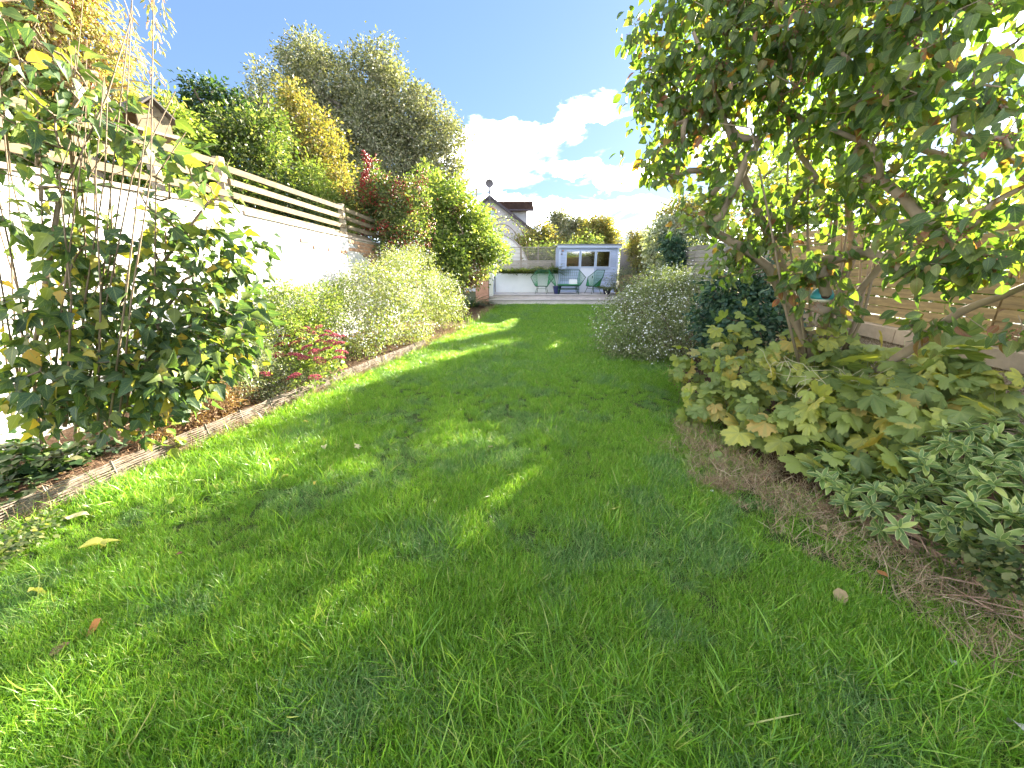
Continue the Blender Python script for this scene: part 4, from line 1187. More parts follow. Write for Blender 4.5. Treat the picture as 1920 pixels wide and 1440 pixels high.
def hanging_sprays():
    root = wr; mb = MB(); C = []
    for a in ((250, -60, 300, 90), (215, -40, 262, 130), (262, -70, 290, 75), (225, 100, 300, 150), (240, 150, 330, 190), (200, 30, 245, 160), (270, -80, 312, 50)):
        p0 = P(a[0], a[1], 6.3); p1 = P(a[2], a[3], 6.4); m = (p0 + p1) / 2 + np.array((.12, 0, .10))
        pts = [p0 * (1 - t) ** 2 + 2 * m * t * (1 - t) + p1 * t * t for t in np.linspace(0, 1, 10)]; mb.tube(pts, np.linspace(.008, .003, 10), 4, cap=False); C += pts[4:]
    mb.build('hanging_branches', M_bark_light, root)
    C = np.array(C); add_leaves(root, T_LANCE, M_lf_pink, leaves_at(C, np.tile((0, 0, -1.), (len(C), 1)), 5, .06, .085, droop=.9))


hanging_sprays()
# --- red berry shrub over the brick part
br, bC, bO = plant('berry_shrub', 'red berried shrub spilling over brick end of the wall', 'shrub', P(715, 560, 10.5) * np.array((1, 1, 0)),
      [(700, 340, 32, 10.6), (730, 380, 48, 10.4), (690, 400, 42, 10.2), (760, 430, 45, 10.2), (720, 450, 42, 9.9), (770, 370, 36, 10.6), (690, 310, 16, 10.8), (750, 480, 40, 10)], 430, 36, .17, .06, T_D, M_lf_mid, M_stem_dark, r_base=.05, nbr=150, shell=.4)
sprinkle(br, 'berries', t_octa(), M_berry, bC[::4], bO[::4], 34, .13, .036)
br2 = MB()
col = np.array([P(686 + 5 * math.sin(i * .7), 290 + i * 8, 10.2) for i in range(10)])
sprinkle(br, 'berry_spike', t_octa(), M_berry, col, np.tile((0, -1., 0), (10, 1)), 22, .07, .05)
# --- bright climber
plant('climbing_shrub', 'bright yellow green climber billowing over wall toward the deck', 'shrub', P(850, 560, 12.2) * np.array((1, 1, 0)),
      [(800, 345, 30, 12.5), (840, 375, 40, 12.5), (800, 400, 50, 12), (870, 410, 42, 12.8), (850, 450, 52, 12.5), (905, 450, 38, 13), (925, 480, 28, 13.2), (880, 490, 42, 12.8), (820, 480, 50, 11.8), (780, 460, 40, 11.2), (895, 420, 26, 13.2), (830, 520, 40, 12)],
      760, 44, .19, .085, T_D, M_lf_bright, M_stem_dark, r_base=.06, nbr=220, shell=.45)
plant('shrub', 'dark dry stemmed shrub under the bright climber', 'shrub', P(870, 560, 12.8) * np.array((1, 1, 0)),
      [(870, 515, 26, 12.6), (850, 540, 28, 12.2), (885, 480, 20, 12.8), (845, 385, 18, 12.2)], 110, 34, .16, .07, T_D, M_lf_brown, M_stem_dark, r_base=.04, shell=.2)
# --- white aster mass in the left bed
ar, aC, aO = plant('aster_bush', 'broad pale aster bush covered in tiny white flowers by left lawn edge', 'bush', P(740, 640, 7.4) * np.array((1, 1, 0)),
      [(700, 560, 62, 7), (760, 545, 62, 8), (815, 560, 48, 8.8), (740, 510, 40, 8.6), (690, 620, 50, 6.3), (760, 610, 52, 7.2), (650, 640, 38, 5.9), (840, 590, 32, 9), (620, 590, 40, 6.4), (780, 500, 36, 9.2)],
      1100, 34, .13, .038, T_DN, M_lf_bed, M_stem_dark, r_base=.02, r_tip=.002, nbr=300, shell=.55)
fr = (aO[:, 2] > -.2)
sprinkle(ar, 'flowers', t_star(6, .5), M_petal, aC[fr], aO[fr], 7, .13, .030)
plant('shrub', 'low yellow green shrub against white wall beyond near shrub', 'shrub', P(560, 650, 5.6) * np.array((1, 1, 0)),
      [(545, 570, 42, 5.4), (600, 580, 42, 5.9), (520, 620, 45, 5.0), (580, 620, 40, 5.6), (500, 570, 35, 5.2), (640, 555, 30, 6.6)], 560, 34, .10, .034, T_DN, M_lf_bright, M_stem_dark, r_base=.02, r_tip=.002, nbr=160, shell=.5)
# --- wispy catmint
cr_, cC, cO = plant('herb_plant', 'wispy grey green herb trailing over edging beside pink flowers', 'plant', P(480, 740, 4.2) * np.array((1, 1, 0)),
      [(480, 680, 45, 4.3), (440, 720, 45, 3.9), (520, 720, 40, 4.4), (580, 700, 30, 4.9), (500, 750, 30, 4.1)], 420, 24, .09, .030, T_LANCE, M_lf_herb, M_stem_dark, r_base=.006, r_tip=.0016, nbr=260, shell=.3, step=.15)
sprinkle(cr_, 'flowers', t_star(5, .5), M_petal, cC[::3], cO[::3], 3, .08, .014)
plant('dead_plant', 'dry brown collapsed plant by edging under left shrub', 'plant', P(400, 790, 3.6) * np.array((1, 1, 0)),
      [(400, 760, 42, 3.55), (440, 745, 34, 3.9), (350, 790, 36, 3.3), (290, 830, 30, 3.0)], 300, 26, .08, .035, T_LANCE, M_lf_brown, M_stem_dark, r_base=.006, r_tip=.0018, nbr=260, shell=.2, step=.12)


# --- sedum with pink flower heads
def sedum():
    base = P(575, 720, 4.75) * np.array((1, 1, 0)); root = empty('sedum', tuple(base), 'sedum clump with flat deep pink flower heads in left bed', 'plant')
    tm = t_octa(); protos = []
    for v in range(4):
        n = 120; a = rng.random(n) * 6.283; r = .055 * np.sqrt(rng.random(n)); p = np.stack([r * np.cos(a), r * np.sin(a), .018 * (1 - (r / .055) ** 2) + rng.normal(size=n) * .003], 1)
        me = scatter('flower_head', tm, p, rdir(n), rdir(n), np.full(n, .011), np.zeros(3)); me.materials.append(M_sedum); protos.append(me)
    st = MB(); C = []
    heads = [(475, 628), (490, 625), (507, 633), (548, 613), (560, 622), (575, 617), (585, 624), (598, 613), (617, 623), (628, 630), (640, 632), (566, 636), (545, 630), (552, 645), (530, 645), (520, 650), (600, 640), (618, 642), (636, 645), (612, 655),
             (640, 660), (590, 660), (575, 652), (562, 668), (545, 665), (524, 666), (512, 668), (570, 672), (635, 672), (600, 676), (552, 706), (590, 708), (497, 702), (467, 648), (606, 630), (532, 630)]
    for i, (x, y) in enumerate(heads):
        Y = 4.75 + (660 - y) * .012 + rng.normal() * .03; p = P(x, y, Y)
        o = bpy.data.objects.new('flower_head', protos[i % 4]); COL.objects.link(o); o.parent = root; o.location = Vector(p) - root.location
        o.rotation_euler = (rng.normal() * .2, rng.normal() * .2, rng.random() * 6); s = .95 + rng.random() * .55; o.scale = (s, s, s)
        b = np.array((p[0] * .6 + base[0] * .4, p[1] * .6 + base[1] * .4, 0)); st.tube([b, (p + b) / 2 + rng.normal(size=3) * .01, p], .004, 4); C += [b + (p - b) * t for t in (.35, .5, .65, .78, .88)]
    st.build('stems', M_stem_green, root)
    C = np.array(C); lv = leaves_at(C, np.tile((0, -.4, .3), (len(C), 1)), 9, .06, .05, droop=0)
    add_leaves(root, t_ovate(.3, 4, .06, .1), M_lf_bright, lv, near=60)


sedum()


# --- strappy plants
def strappy(name, label, cat, c, n, h, spread, mat, base_r=.1, w=.018):
    root = empty(name, tuple(c), label, cat); V, Fc = t_blade(6, w, 1.0); tm = (V, Fc)
    p = np.zeros((n, 3)); a = rng.random(n) * 6.283; q = base_r * np.sqrt(rng.random(n)); p[:, 0] = q * np.cos(a); p[:, 1] = q * np.sin(a); p += np.array(c)
    Yd = np.stack([np.cos(a), np.sin(a), np.zeros(n)], 1) + rng.normal(size=(n, 3)) * .25
    Zd = nrm(np.stack([np.cos(a) * spread, np.sin(a) * spread, np.ones(n)], 1) + rng.normal(size=(n, 3)) * .15)
    X, _, _ = frames(Yd, Zd); X = nrm(np.cross(Yd, Zd)); Yo = np.cross(Zd, X); s = h * rng.uniform(.6, 1.2, n)
    W = (p - np.array(c))[:, None, :] + s[:, None, None] * (V[None, :, 0, None] * X[:, None, :] + V[None, :, 1, None] * Yo[:, None, :] + V[None, :, 2, None] * Zd[:, None, :])
    W[..., 2] = np.maximum(W[..., 2], .005 + 0 * W[..., 2])
    Fa = (Fc[None] + (np.arange(n) * len(V))[:, None, None]).reshape(-1, 3)
    o = link('foliage', fast_mesh('foliage', W.reshape(-1, 3), Fa), root, mat); o['kind'] = 'stuff'; return root


strappy('strappy_plant', 'arching strappy plant beside the pink wall end', 'plant', G(880, 578), 260, .85, .5, M_lf_dark, .28, .014)
strappy('strappy_plant', 'brown tipped grassy clump spilling at the deck corner', 'plant', G(905, 574), 160, .55, .8, M_lf_brown, .2, .012)
strappy('ornamental_grass', 'short golden grass tuft at far left lawn edge', 'plant', G(868, 600), 160, .32, .6, M_lf_gold, .15, .02)
for i, (x, lab) in enumerate(((.0, 'leftmost dark strappy plant in the raised planter'), (.65, 'second dark strappy plant in the planter, left of centre'), (1.2, 'third dark strappy plant in the planter behind the chair'), (1.68, 'tall dark strappy plant in planter against the shed'))):
    strappy('strappy_plant', lab, 'plant', (x, 16.95, 1.04), 420, .50 + .12 * (i == 3), .35, M_lf_mid, .30, .045)
strappy('fern', 'bushy green fern in the dark pot on deck', 'plant', (3.72, 15.45, DK + .2), 150, .36, 1.1, M_lf_mid, .1, .04)
rc = plant('herb_plant', 'feathery grey green plant right of the fern pot', 'plant', (4.3, 15.0, 0), [(1165, 525, 24, 15), (1190, 530, 26, 14.2), (1150, 530, 14, 15.2), (1205, 510, 22, 14.2)], 200, 26, .14, .06, T_LANCE, M_lf_herb, M_stem_dark, r_base=.01, r_tip=.003, nbr=120, shell=.2)

# --- centre background trees
for lab, px, Y, bl, m, sz in (
        ('golden brown tree directly right of the gabled house', 1010, 30, [(1012, 440, 20, 30), (1000, 462, 22, 29), (1030, 465, 22, 29), (975, 470, 22, 28), (950, 475, 16, 28)], M_lf_gold, .17),
        ('tall thin leaved grey green tree behind the shed roof', 1060, 34, [(1052, 420, 20, 34), (1075, 435, 22, 34), (1050, 455, 24, 33), (1042, 405, 9, 34), (1090, 425, 14, 34)], M_lf_silver, .18),
        ('rounded yellowing tree behind right half of the shed', 1125, 32, [(1120, 432, 22, 32), (1140, 445, 18, 32), (1100, 450, 20, 31), (1128, 420, 12, 32), (1150, 462, 14, 31)], M_lf_gold, .17),
        ('low green hedge tree behind trellis fence', 1000, 24, [(960, 490, 22, 24), (1000, 488, 26, 24), (1035, 482, 20, 24), (930, 480, 22, 24), (1080, 470, 16, 24), (1110, 462, 14, 24)], M_lf_mid, .13)):
    plant('tree', lab, 'tree', P(px, 520, Y) * np.array((1, 1, 0)), bl, 240, 34, .40, sz, T_D, m, M_bark_grey, r_base=.2, r_tip=.012, nbr=110, shell=.25, step=.7)
# --- right background
plant('climbing_plant', 'golden yellow climber on the fence right of the shed', 'plant', P(1205, 560, 14.3) * np.array((1, 1, 0)), [(1200, 460, 24, 14.3), (1212, 490, 22, 14), (1192, 440, 12, 14.5), (1222, 470, 14, 14)], 200, 34, .14, .085, T_LANCE, M_lf_gold, M_stem_dark, r_base=.03, nbr=90, shell=.2)
plant('climbing_plant', 'cream variegated climber massed above the far right fence', 'plant', P(1240, 560, 12.5) * np.array((1, 1, 0)), [(1235, 445, 26, 12.6), (1225, 480, 18, 12.8), (1262, 430, 24, 12.4), (1290, 435, 26, 12), (1245, 500, 16, 12.3), (1320, 430, 22, 11.6)], 300, 32, .14, .075, T_D, M_lf_white, M_stem_dark, r_base=.03, nbr=90, shell=.3)
plant('shrub', 'dark blue green shrub on right fence beyond the white flowered bush', 'shrub', P(1268, 560, 11.5) * np.array((1, 1, 0)), [(1266, 470, 18, 11.4), (1272, 495, 16, 11.2), (1255, 455, 12, 11.6)], 110, 34, .12, .085, T_DN, M_lf_bluegreen, M_stem_dark, r_base=.03, shell=.3)
plant('shrub', 'orange and gold autumn shrub rising above the right fence', 'shrub', P(1300, 560, 12.5) * np.array((1, 1, 0)), [(1275, 400, 26, 12.8), (1310, 400, 30, 12.8), (1350, 420, 30, 12), (1250, 410, 14, 13)], 170, 30, .18, .08, T_D, M_lf_gold, M_stem_dark, r_base=.05, shell=.25)
# --- neighbour hedge behind the right fence (seen through and above it)
hedge_blobs = []
for y in np.arange(-.5, 27, .55):
    hedge_blobs.append((np.array((WR(y) + .95 + .2 * math.sin(y * 3), y, 1.5 + .12 * math.sin(y * 1.7))), np.array((.55, .55, (.62 if y < 15.5 else 1.25)))))  # far stretch added and raised to throw shade over the far lawn
plant('hedge', 'sunlit yellow green hedge behind the slatted fence', 'hedge', (WR(5) + 1.2, 5, 0), hedge_blobs, 2300, 26, .22, .085, T_D, M_lf_bright, M_stem_dark, r_base=.04, nbr=160, shell=.35, clip=lambda p: p[:, 0] > WR(p[:, 1]) + .3)

plant('tree', 'leafy tree added beyond the slatted fence to shade the lawn, behind the spreading multi stemmed tree', 'tree', (6.3, 10.0, 0),  # mostly hidden tree, added to cast dappled shade on the near lawn
      [(np.array(c, float), np.array(q, float)) for c, q in (((6.0, 8.4, 2.9), (.7, .6, .65)), ((6.3, 9.6, 3.5), (.8, .7, .8)), ((6.9, 10.8, 3.4), (.8, .7, .9)), ((5.6, 7.4, 2.5), (.45, .5, .5)), ((6.4, 10.2, 4.2), (.55, .5, .4)), ((7.2, 11.9, 3.4), (.6, .6, .7)), ((6.5, 12.3, 3.9), (.8, .7, .7)), ((7.0, 13.5, 4.2), (.8, .7, .7)), ((5.9, 10.2, 3.0), (.5, .5, .6)))],
      330, 13, .20, .10, T_D, M_lf_bright, M_stem_dark, r_base=.09, r_tip=.008, nbr=130, shell=.2)
# --- white flowered bush at right
wr2, wC2, wO2 = plant('flowering_bush', 'rounded grey green bush dotted with white flowers at right lawn edge', 'bush', G(1235, 660) + np.array((.15, .5, 0)),
      [(1160, 610, 48, 6.6), (1215, 580, 58, 6.9), (1270, 565, 55, 7.0), (1200, 640, 48, 6.2), (1260, 640, 50, 6.0), (1300, 600, 45, 6.3), (1240, 545, 40, 7.6), (1290, 540, 34, 7.3), (1150, 640, 26, 6.3)],
      900, 42, .13, .036, T_DN, M_lf_cist, M_stem_dark, r_base=.03, r_tip=.003, nbr=320, shell=.55, up=.8)
fr = wO2[:, 2] > -.3
sprinkle(wr2, 'flowers', t_star(5, .55), M_petal, wC2[fr], wO2[fr], 4, .13, .026)
plant('shrub', 'glossy dark green shrub between white flowered bush and tree', 'shrub', P(1390, 640, 4.6) * np.array((1, 1, 0)),
      [(1370, 550, 42, 4.9), (1340, 580, 38, 5.1), (1420, 570, 42, 4.6), (1390, 610, 42, 4.5), (1430, 520, 30, 4.7), (1340, 630, 30, 4.9), (1440, 620, 40, 4.2)], 330, 22, .11, .055, t_ovate(.3, 4, .08, .15), M_lf_bluegreen, M_stem_dark, r_base=.03, nbr=160, near=120, shell=.45)


# --- right tree
TB = np.array((2.55, 3.15, 0.0))
_tr = lambda *a: [P(*q) for q in a]
trunks = [_tr((1505, 690, 3.15), (1500, 620, 3.2), (1482, 540, 3.2), (1440, 440, 3.15), (1395, 330, 3.1), (1350, 200, 3.0), (1300, 60, 3.0)),
          _tr((1530, 690, 3.15), (1548, 600, 3.2), (1600, 480, 3.1), (1595, 420, 3.1), (1575, 300, 3.0), (1560, 150, 2.95), (1550, -20, 2.9)),
          _tr((1545, 680, 3.1), (1580, 590, 3.1), (1650, 500, 2.9), (1720, 410, 2.7), (1800, 260, 2.4), (1850, 80, 2.2)),
          _tr((1560, 760, 3.05), (1640, 700, 2.8), (1730, 640, 2.55), (1800, 585, 2.35), (1880, 555, 2.15), (1960, 520, 1.95)),
          _tr((1520, 660, 3.1), (1440, 500, 3.1), (1385, 460, 3.1), (1330, 430, 3.2))]
tree_blobs = [(1270, 110, 95, 3.25), (1215, 170, 45, 3.3), (1260, 290, 62, 3.3), (1390, 60, 110, 3.05), (1390, 220, 100, 3.05), (1330, 380, 62, 3.2), (1530, 70, 125, 2.8), (1540, 230, 105, 2.9), (1680, 80, 125, 2.4), (1690, 230, 100, 2.4),
              (1830, 70, 120, 2.1), (1850, 220, 95, 2.0), (1500, 380, 66, 3.0), (1620, 350, 64, 2.8), (1760, 340, 70, 2.3), (1880, 360, 60, 2.0), (1420, 440, 48, 3.1), (1500, 520, 52, 2.9), (1360, 500, 36, 3.2), (1190, 60, 30, 3.3), (1300, 200, 70, 3.2),
              (1480, -120, 150, 3.1), (1700, -130, 150, 2.7), (1320, -80, 100, 3.2), (1900, -120, 130, 2.3)]
root_t = empty('tree', tuple(TB), 'spreading multi stemmed tree with drooping green leaves against slatted fence', 'tree')
bl = [blob(*b) for b in tree_blobs]; C, O, _ = sample_blobs(bl, 950, .15)
low = [blob(1800, 470, 60, 2.05), blob(1850, 500, 50, 1.95), blob(1720, 470, 50, 2.2), blob(1740, 610, 40, 2.4), blob(1650, 430, 45, 2.6), blob(1560, 560, 34, 2.8), blob(1890, 620, 30, 2.1)]
C2, O2, _ = sample_blobs(low, 64, .2); C = np.r_[C, C2]; O = np.r_[O, O2]
k = C[:, 0] < WR(C[:, 1]) + .6; C, O = C[k], O[k]
bn = [(TB, -1)]
for tr in trunks:
    kk = 0
    for p in tr: bn.append((p, kk)); kk = len(bn) - 1
nodes, par, kids, w, tips = grow(bn, C, .16)
branches('trunk', nodes, par, kids, w, .0026, .055, M_bark_light, root_t, sides=7, gamma=.45)
for tr, r0 in zip(trunks, (.036, .036, .034, .044, .022)):
    m_ = MB(); pp = [TB + np.array((rng.normal() * .04, rng.normal() * .04, 0))] + tr; q_ = []
    for a, b in zip(pp[:-1], pp[1:]): q_ += [a, a + (b - a) * .5 + rng.normal(size=3) * .007]
    q_.append(pp[-1]); m_.tube(q_, r0 * (1 - .72 * np.linspace(0, 1, len(q_)) ** 1.1), 9); m_.build('limb', M_bark_light, root_t, smooth=True)
ts_ = MB()
for _ in range(16):
    x0 = rng.uniform(1440, 1620); x1 = x0 + (x0 - 1520) * 1.6 + rng.normal() * 70; Y0 = 3.1 + rng.normal() * .15; yt = rng.uniform(-60, 260)
    ts_.tube([P(1525 + (x0 - 1525) * .35, 720, 3.15), P(x0, 590, Y0), P(x0 * .75 + x1 * .25 + rng.normal() * 14, 430, Y0), P(x0 * .35 + x1 * .65 + rng.normal() * 18, 240, Y0 - .1), P(x1, yt, Y0 - .15)], [.012, .010, .008, .0055, .003], 5)
ts_.build('upright_stems', M_bark_light, root_t, smooth=True)['kind'] = 'stuff'
lv = leaves_at(C, O, 10, .095, .066, .34, droop=.8, out=.3, up=.25)
kv = (np.linalg.norm(lv[0] - np.array((0, 0, CH)), axis=1) > 1.1) & ((lv[0][:, 0] < WR(lv[0][:, 1]) - .02) | (lv[0][:, 2] > 2.05))
_nc = P(1542, 553, 2.85); _ax = _nc / 1.0 - np.array((0, 0, CH)); _ln = np.linalg.norm(_ax); _ax = _ax / _ln
_q = lv[0] - np.array((0, 0, CH)); _al = _q @ _ax; _pd = np.linalg.norm(_q - _al[:, None] * _ax, axis=1)
kv &= ~((_pd < .085) & (_al < _ln + .1))                   # the gap in the leaves where the bird house hangs
add_leaves(root_t, T_OV, M_lf_dog, tuple(a[kv] for a in lv), near=300)
um = C[rng.choice(len(C), 120, replace=False)]
tm = t_octa(); n = 120 * 46; pp = np.repeat(um, 46, 0) + rng.normal(size=(n, 3)) * np.array((.028, .028, .02))
o = link('berry_clusters', scatter('berry_clusters', tm, pp, rdir(n), rdir(n), np.full(n, .009), np.array(TB)), root_t, M_sedpale); o['kind'] = 'stuff'


def bird_nester():
    c = P(1542, 553, 2.85); root = empty('bird_house', tuple(c), 'teal and cream round bird nesting pouch hung in the right tree', 'bird house')
    teal = simple('teal_enamel', (.05, .33, .38), .35, .5); cream = simple('cream_enamel', (.70, .66, .52), .5)
    MB().lathe(c, [(.025, -.055), (.05, -.045), (.066, -.028)], 16).build('base', cream, root, smooth=True)
    MB().lathe(c, [(.0662, -.028), (.070, -.012), (.066, .010), (.052, .034), (.03, .052), (.008, .06)], 18).build('dome', teal, root, smooth=True)
    e = np.array((-.35, -.93, .0)); e /= np.linalg.norm(e); s_ = np.array((.93, -.35, 0)); ce = c + e * .060 + np.array((0, 0, -.002))
    MB().prism([ce + s_ * .027 * math.cos(a) + np.array((0, 0, .022 * math.sin(a))) for a in np.linspace(0, 2 * math.pi, 13)[:-1]], e * .012).build('hole_shade_disc', M_dark, root)  # no opening cut: a dark disc stands for the shade inside the hole
    MB().tube([c + np.array((0, 0, .06)), c + np.array((.01, 0, .13)), c + np.array((-.01, .02, .22))], .0022, 4).build('string', M_straw, root)


bird_nester()


# --- big leaved anemone
def anemone():
    base = np.array((2.0, 2.9, 0)); root = empty('leafy_perennial', tuple(base), 'sprawling perennial with big lobed yellow green leaves at right lawn edge', 'plant')
    bl = [blob(*b) for b in [(1300, 690, 42, 3.9), (1330, 760, 42, 3.35), (1390, 710, 55, 3.4), (1470, 700, 60, 3.2), (1410, 790, 50, 2.95), (1500, 780, 60, 2.75), (1580, 740, 55, 2.7), (1650, 770, 55, 2.45), (1700, 720, 50, 2.6),
                              (1780, 690, 46, 2.6), (1840, 730, 36, 2.4), (1610, 660, 46, 2.95), (1380, 640, 42, 4.0), (1340, 840, 24, 2.75), (1560, 840, 36, 2.35), (1700, 820, 40, 2.2), (1770, 790, 36, 2.2), (1540, 650, 42, 3.1), (1780, 970, 30, 1.7), (1650, 860, 34, 2.15)]]
    C, O, _ = sample_blobs(bl, 400, .35); k = (C[:, 0] < WR(C[:, 1]) - .05); C, O = C[k], O[k]; C[:, 2] = np.maximum(C[:, 2], .06); n = len(C)
    st = MB()
    for p in C[rng.choice(n, min(n, 260), replace=False)]:
        b = np.array((p[0] + .18 + rng.normal() * .08, p[1] + .10 + rng.normal() * .08, 0.0)); b[0] = min(b[0], WR(b[1]) - .05)
        st.tube([b, (b + p) / 2 + np.array((0, 0, .06)), p], [.0036, .003, .002], 4, cap=False)
    st.build('stems', M_stem_green, root)
    pos = np.repeat(C, 2, 0) + rng.normal(size=(2 * n, 3)) * .05; pos[:, 2] = np.maximum(pos[:, 2], .05); m = 2 * n
    D = nrm(np.array((-.5, -.65, -.25)) + rng.normal(size=(m, 3)) * .5); Nn = nrm(np.array((-.15, -.35, .8)) + rng.normal(size=(m, 3)) * .35)
    s = .135 * (1 + .26 * rng.normal(size=m)).clip(.5, 1.3)
    s *= np.where(pos[:, 1] < 3.0, 1.15, .85)
    add_leaves(root, T_PAL, M_lf_palm, (pos, D, Nn, s), near=290)
    # bleached wiry flower stems
    fs = MB()
    for _ in range(46):
        a = P(rng.uniform(1440, 1680), rng.uniform(690, 760), rng.uniform(2.6, 3.1)); p = a.copy(); pts = [p.copy()]
        d = nrm(np.array((rng.normal() * .6, rng.normal() * .5, .9)))
        for _ in range(4):
            d = nrm(d + rng.normal(size=3) * .35 - np.array((0, 0, .12))); p = p + d * rng.uniform(.04, .08); pts.append(p.copy())
        fs.tube(pts, np.linspace(.0028, .0016, 5), 4)
    fs.build('bare_flower_stems', simple('bleached_stem', (.46, .42, .24), .7), root)['kind'] = 'stuff'


anemone()


# --- variegated daphne
def daphne():
    base = np.array((2.35, 1.75, 0)); root = empty('variegated_shrub', tuple(base), 'low evergreen shrub with cream edged leaves at lower right', 'shrub')
    bl = [blob(*b) for b in [(1540, 870, 34, 2.35), (1560, 920, 42, 2.15), (1640, 940, 52, 1.95), (1720, 900, 58, 1.95), (1800, 860, 58, 1.95), (1880, 830, 55, 1.95), (1700, 980, 44, 1.75), (1790, 970, 55, 1.65), (1880, 940, 60, 1.6), (1900, 1000, 40, 1.45), (1960, 900, 70, 1.7), (1840, 1010, 34, 1.5)]]
    C, O, _ = sample_blobs(bl, 290, .5); C[:, 2] = np.maximum(C[:, 2], .05)
    bn = [(base, -1)]; nodes, par, kids, w, tips = grow(bn, C, .1); branches('branches', nodes, par, kids, w, .0026, .02, M_stem_dark, root)
    A = nrm(O * .8 + np.array((-.1, -.25, .7))); n = len(C); k = 11
    pos = []; D = []; Nn = []; S = []
    for i in range(n):
        a = A[i]; x = nrm(np.cross(a, rdir(1)[0])); y = np.cross(a, x)
        for j in range(k):
            t = j / k; ph = j * 2.4 + rng.normal() * .2; lift = .05 + .9 * t ** 2
            r = x * math.cos(ph) + y * math.sin(ph); d = nrm(r * (1 - .3 * lift) + a * lift)
            pos.append(C[i] + a * .018 * t); D.append(d + rng.normal(size=3) * .08); Nn.append(nrm(a - r * lift * .6)); S.append(.096 * (1 - .45 * t) * rng.uniform(.8, 1.15))
    add_leaves(root, T_VAR, M_lf_var, (np.array(pos), np.array(D), np.array(Nn), np.array(S)), near=300)


daphne()
plant('ground_ivy', 'small grey green leafy creeper at the bottom right edging', 'plant', (2.45, 1.25, 0), [(1880, 1060, 34, 1.35), (1850, 1035, 24, 1.45), (1920, 1080, 30, 1.25)], 70, 8, .06, .032, t_palmate(3, .3, 2, .2, 1.9), M_lf_mid, M_stem_dark, r_base=.004, r_tip=.0015, near=50, shell=.1, up=1.2)

# --- near left shrub
LB = np.array((-3.45, 2.75, 0))
root_l = empty('shrub', tuple(LB), 'tall open shrub with lobed green and yellowing leaves at near left', 'shrub')
stems = [_tr((110, 830, 2.75), (100, 700, 2.7), (60, 500, 2.7), (20, 330, 2.6), (0, 150, 2.5)), _tr((140, 820, 2.75), (170, 640, 2.7), (150, 450, 2.7), (130, 250, 2.65), (150, 60, 2.6), (160, -60, 2.6)),
         _tr((180, 810, 2.8), (250, 650, 2.8), (300, 500, 2.9), (390, 380, 3.0), (430, 300, 3.0)), _tr((80, 840, 2.7), (60, 680, 2.5), (110, 380, 2.5), (200, 180, 2.5), (250, 20, 2.5)),
         _tr((200, 800, 2.85), (320, 660, 3.0), (420, 560, 3.2), (480, 470, 3.3)), _tr((60, 830, 2.65), (20, 640, 2.4), (-20, 400, 2.3)), _tr((150, 820, 2.8), (230, 560, 2.8), (260, 380, 2.85), (330, 200, 2.8)), _tr((170, 830, 2.75), (300, 760, 2.8), (400, 690, 2.95))]
bl = [blob(*b) for b in [(70, 720, 75, 2.45), (160, 680, 80, 2.5), (250, 730, 85, 2.6), (330, 660, 85, 2.8), (220, 600, 85, 2.7), (110, 570, 80, 2.5), (410, 560, 75, 3.1), (320, 520, 80, 2.9), (430, 640, 60, 3.0), (30, 620, 60, 2.4), (200, 480, 80, 2.7), (400, 450, 66, 3.1),
                       (60, 440, 80, 2.5), (300, 410, 62, 2.9), (450, 500, 42, 3.2), (150, 790, 56, 2.6), (300, 790, 50, 2.75), (380, 720, 50, 2.9), (20, 330, 60, 2.4), (140, 370, 60, 2.6), (480, 440, 26, 3.3)]]
C, O, _ = sample_blobs(bl, 430, .2)
sp_ = [blob(*b) for b in [(60, 250, 90, 2.5), (160, 200, 90, 2.6), (250, 280, 80, 2.7), (60, 80, 90, 2.5), (380, 330, 50, 3.0)]]
C3, O3, _ = sample_blobs(sp_, 150, .1)
Cb = np.r_[C, C3]; Ob = np.r_[O, O3]; k = (Cb[:, 0] > WL(Cb[:, 1]) + .06); Cb, Ob = Cb[k], Ob[k]; Cb[:, 2] = np.maximum(Cb[:, 2], .06)
bn = [(LB, -1)]
for tr in stems:
    kk = 0
    for p in tr: bn.append((p, kk)); kk = len(bn) - 1
nodes, par, kids, w, tips = grow(bn, Cb, .14)
branches('branches', nodes, par, kids, w, .0024, .026, M_bark, root_l, sides=6, gamma=.4)
us = MB()
for _ in range(24):
    x0 = rng.uniform(20, 230); x1 = x0 + rng.normal() * 90 + (x0 - 140) * .6; Y0 = 2.7 + rng.normal() * .12; yt = rng.uniform(-80, 330)
    pp = [P(x0, 800, Y0), P(x0 * .7 + x1 * .3 + rng.normal() * 14, 560, Y0), P(x0 * .35 + x1 * .65 + rng.normal() * 14, 330, Y0 - .05), P(x1, yt, Y0 - .1)]
    pp = [p for p in pp if p[0] > WL(p[1]) + .04]
    if len(pp) > 2: us.tube(pp, np.linspace(.0075, .0022, len(pp)), 5)
us.build('upright_stems', M_bark, root_l, smooth=True)['kind'] = 'stuff'
nl = np.where(Cb[:, 2] < 1.2, 7, np.where(Cb[:, 2] < 1.75, 5, 2)); Cr = np.repeat(Cb, nl, 0); Or = np.repeat(Ob, nl, 0)
lv = leaves_at(Cr, Or, 1, .10, .096, .25, droop=.55, out=.5, up=.45); k = (lv[0][:, 0] > WL(lv[0][:, 1]) + .03)
add_leaves(root_l, T_HIB, M_lf_hib, tuple(a[k] for a in lv), near=300)
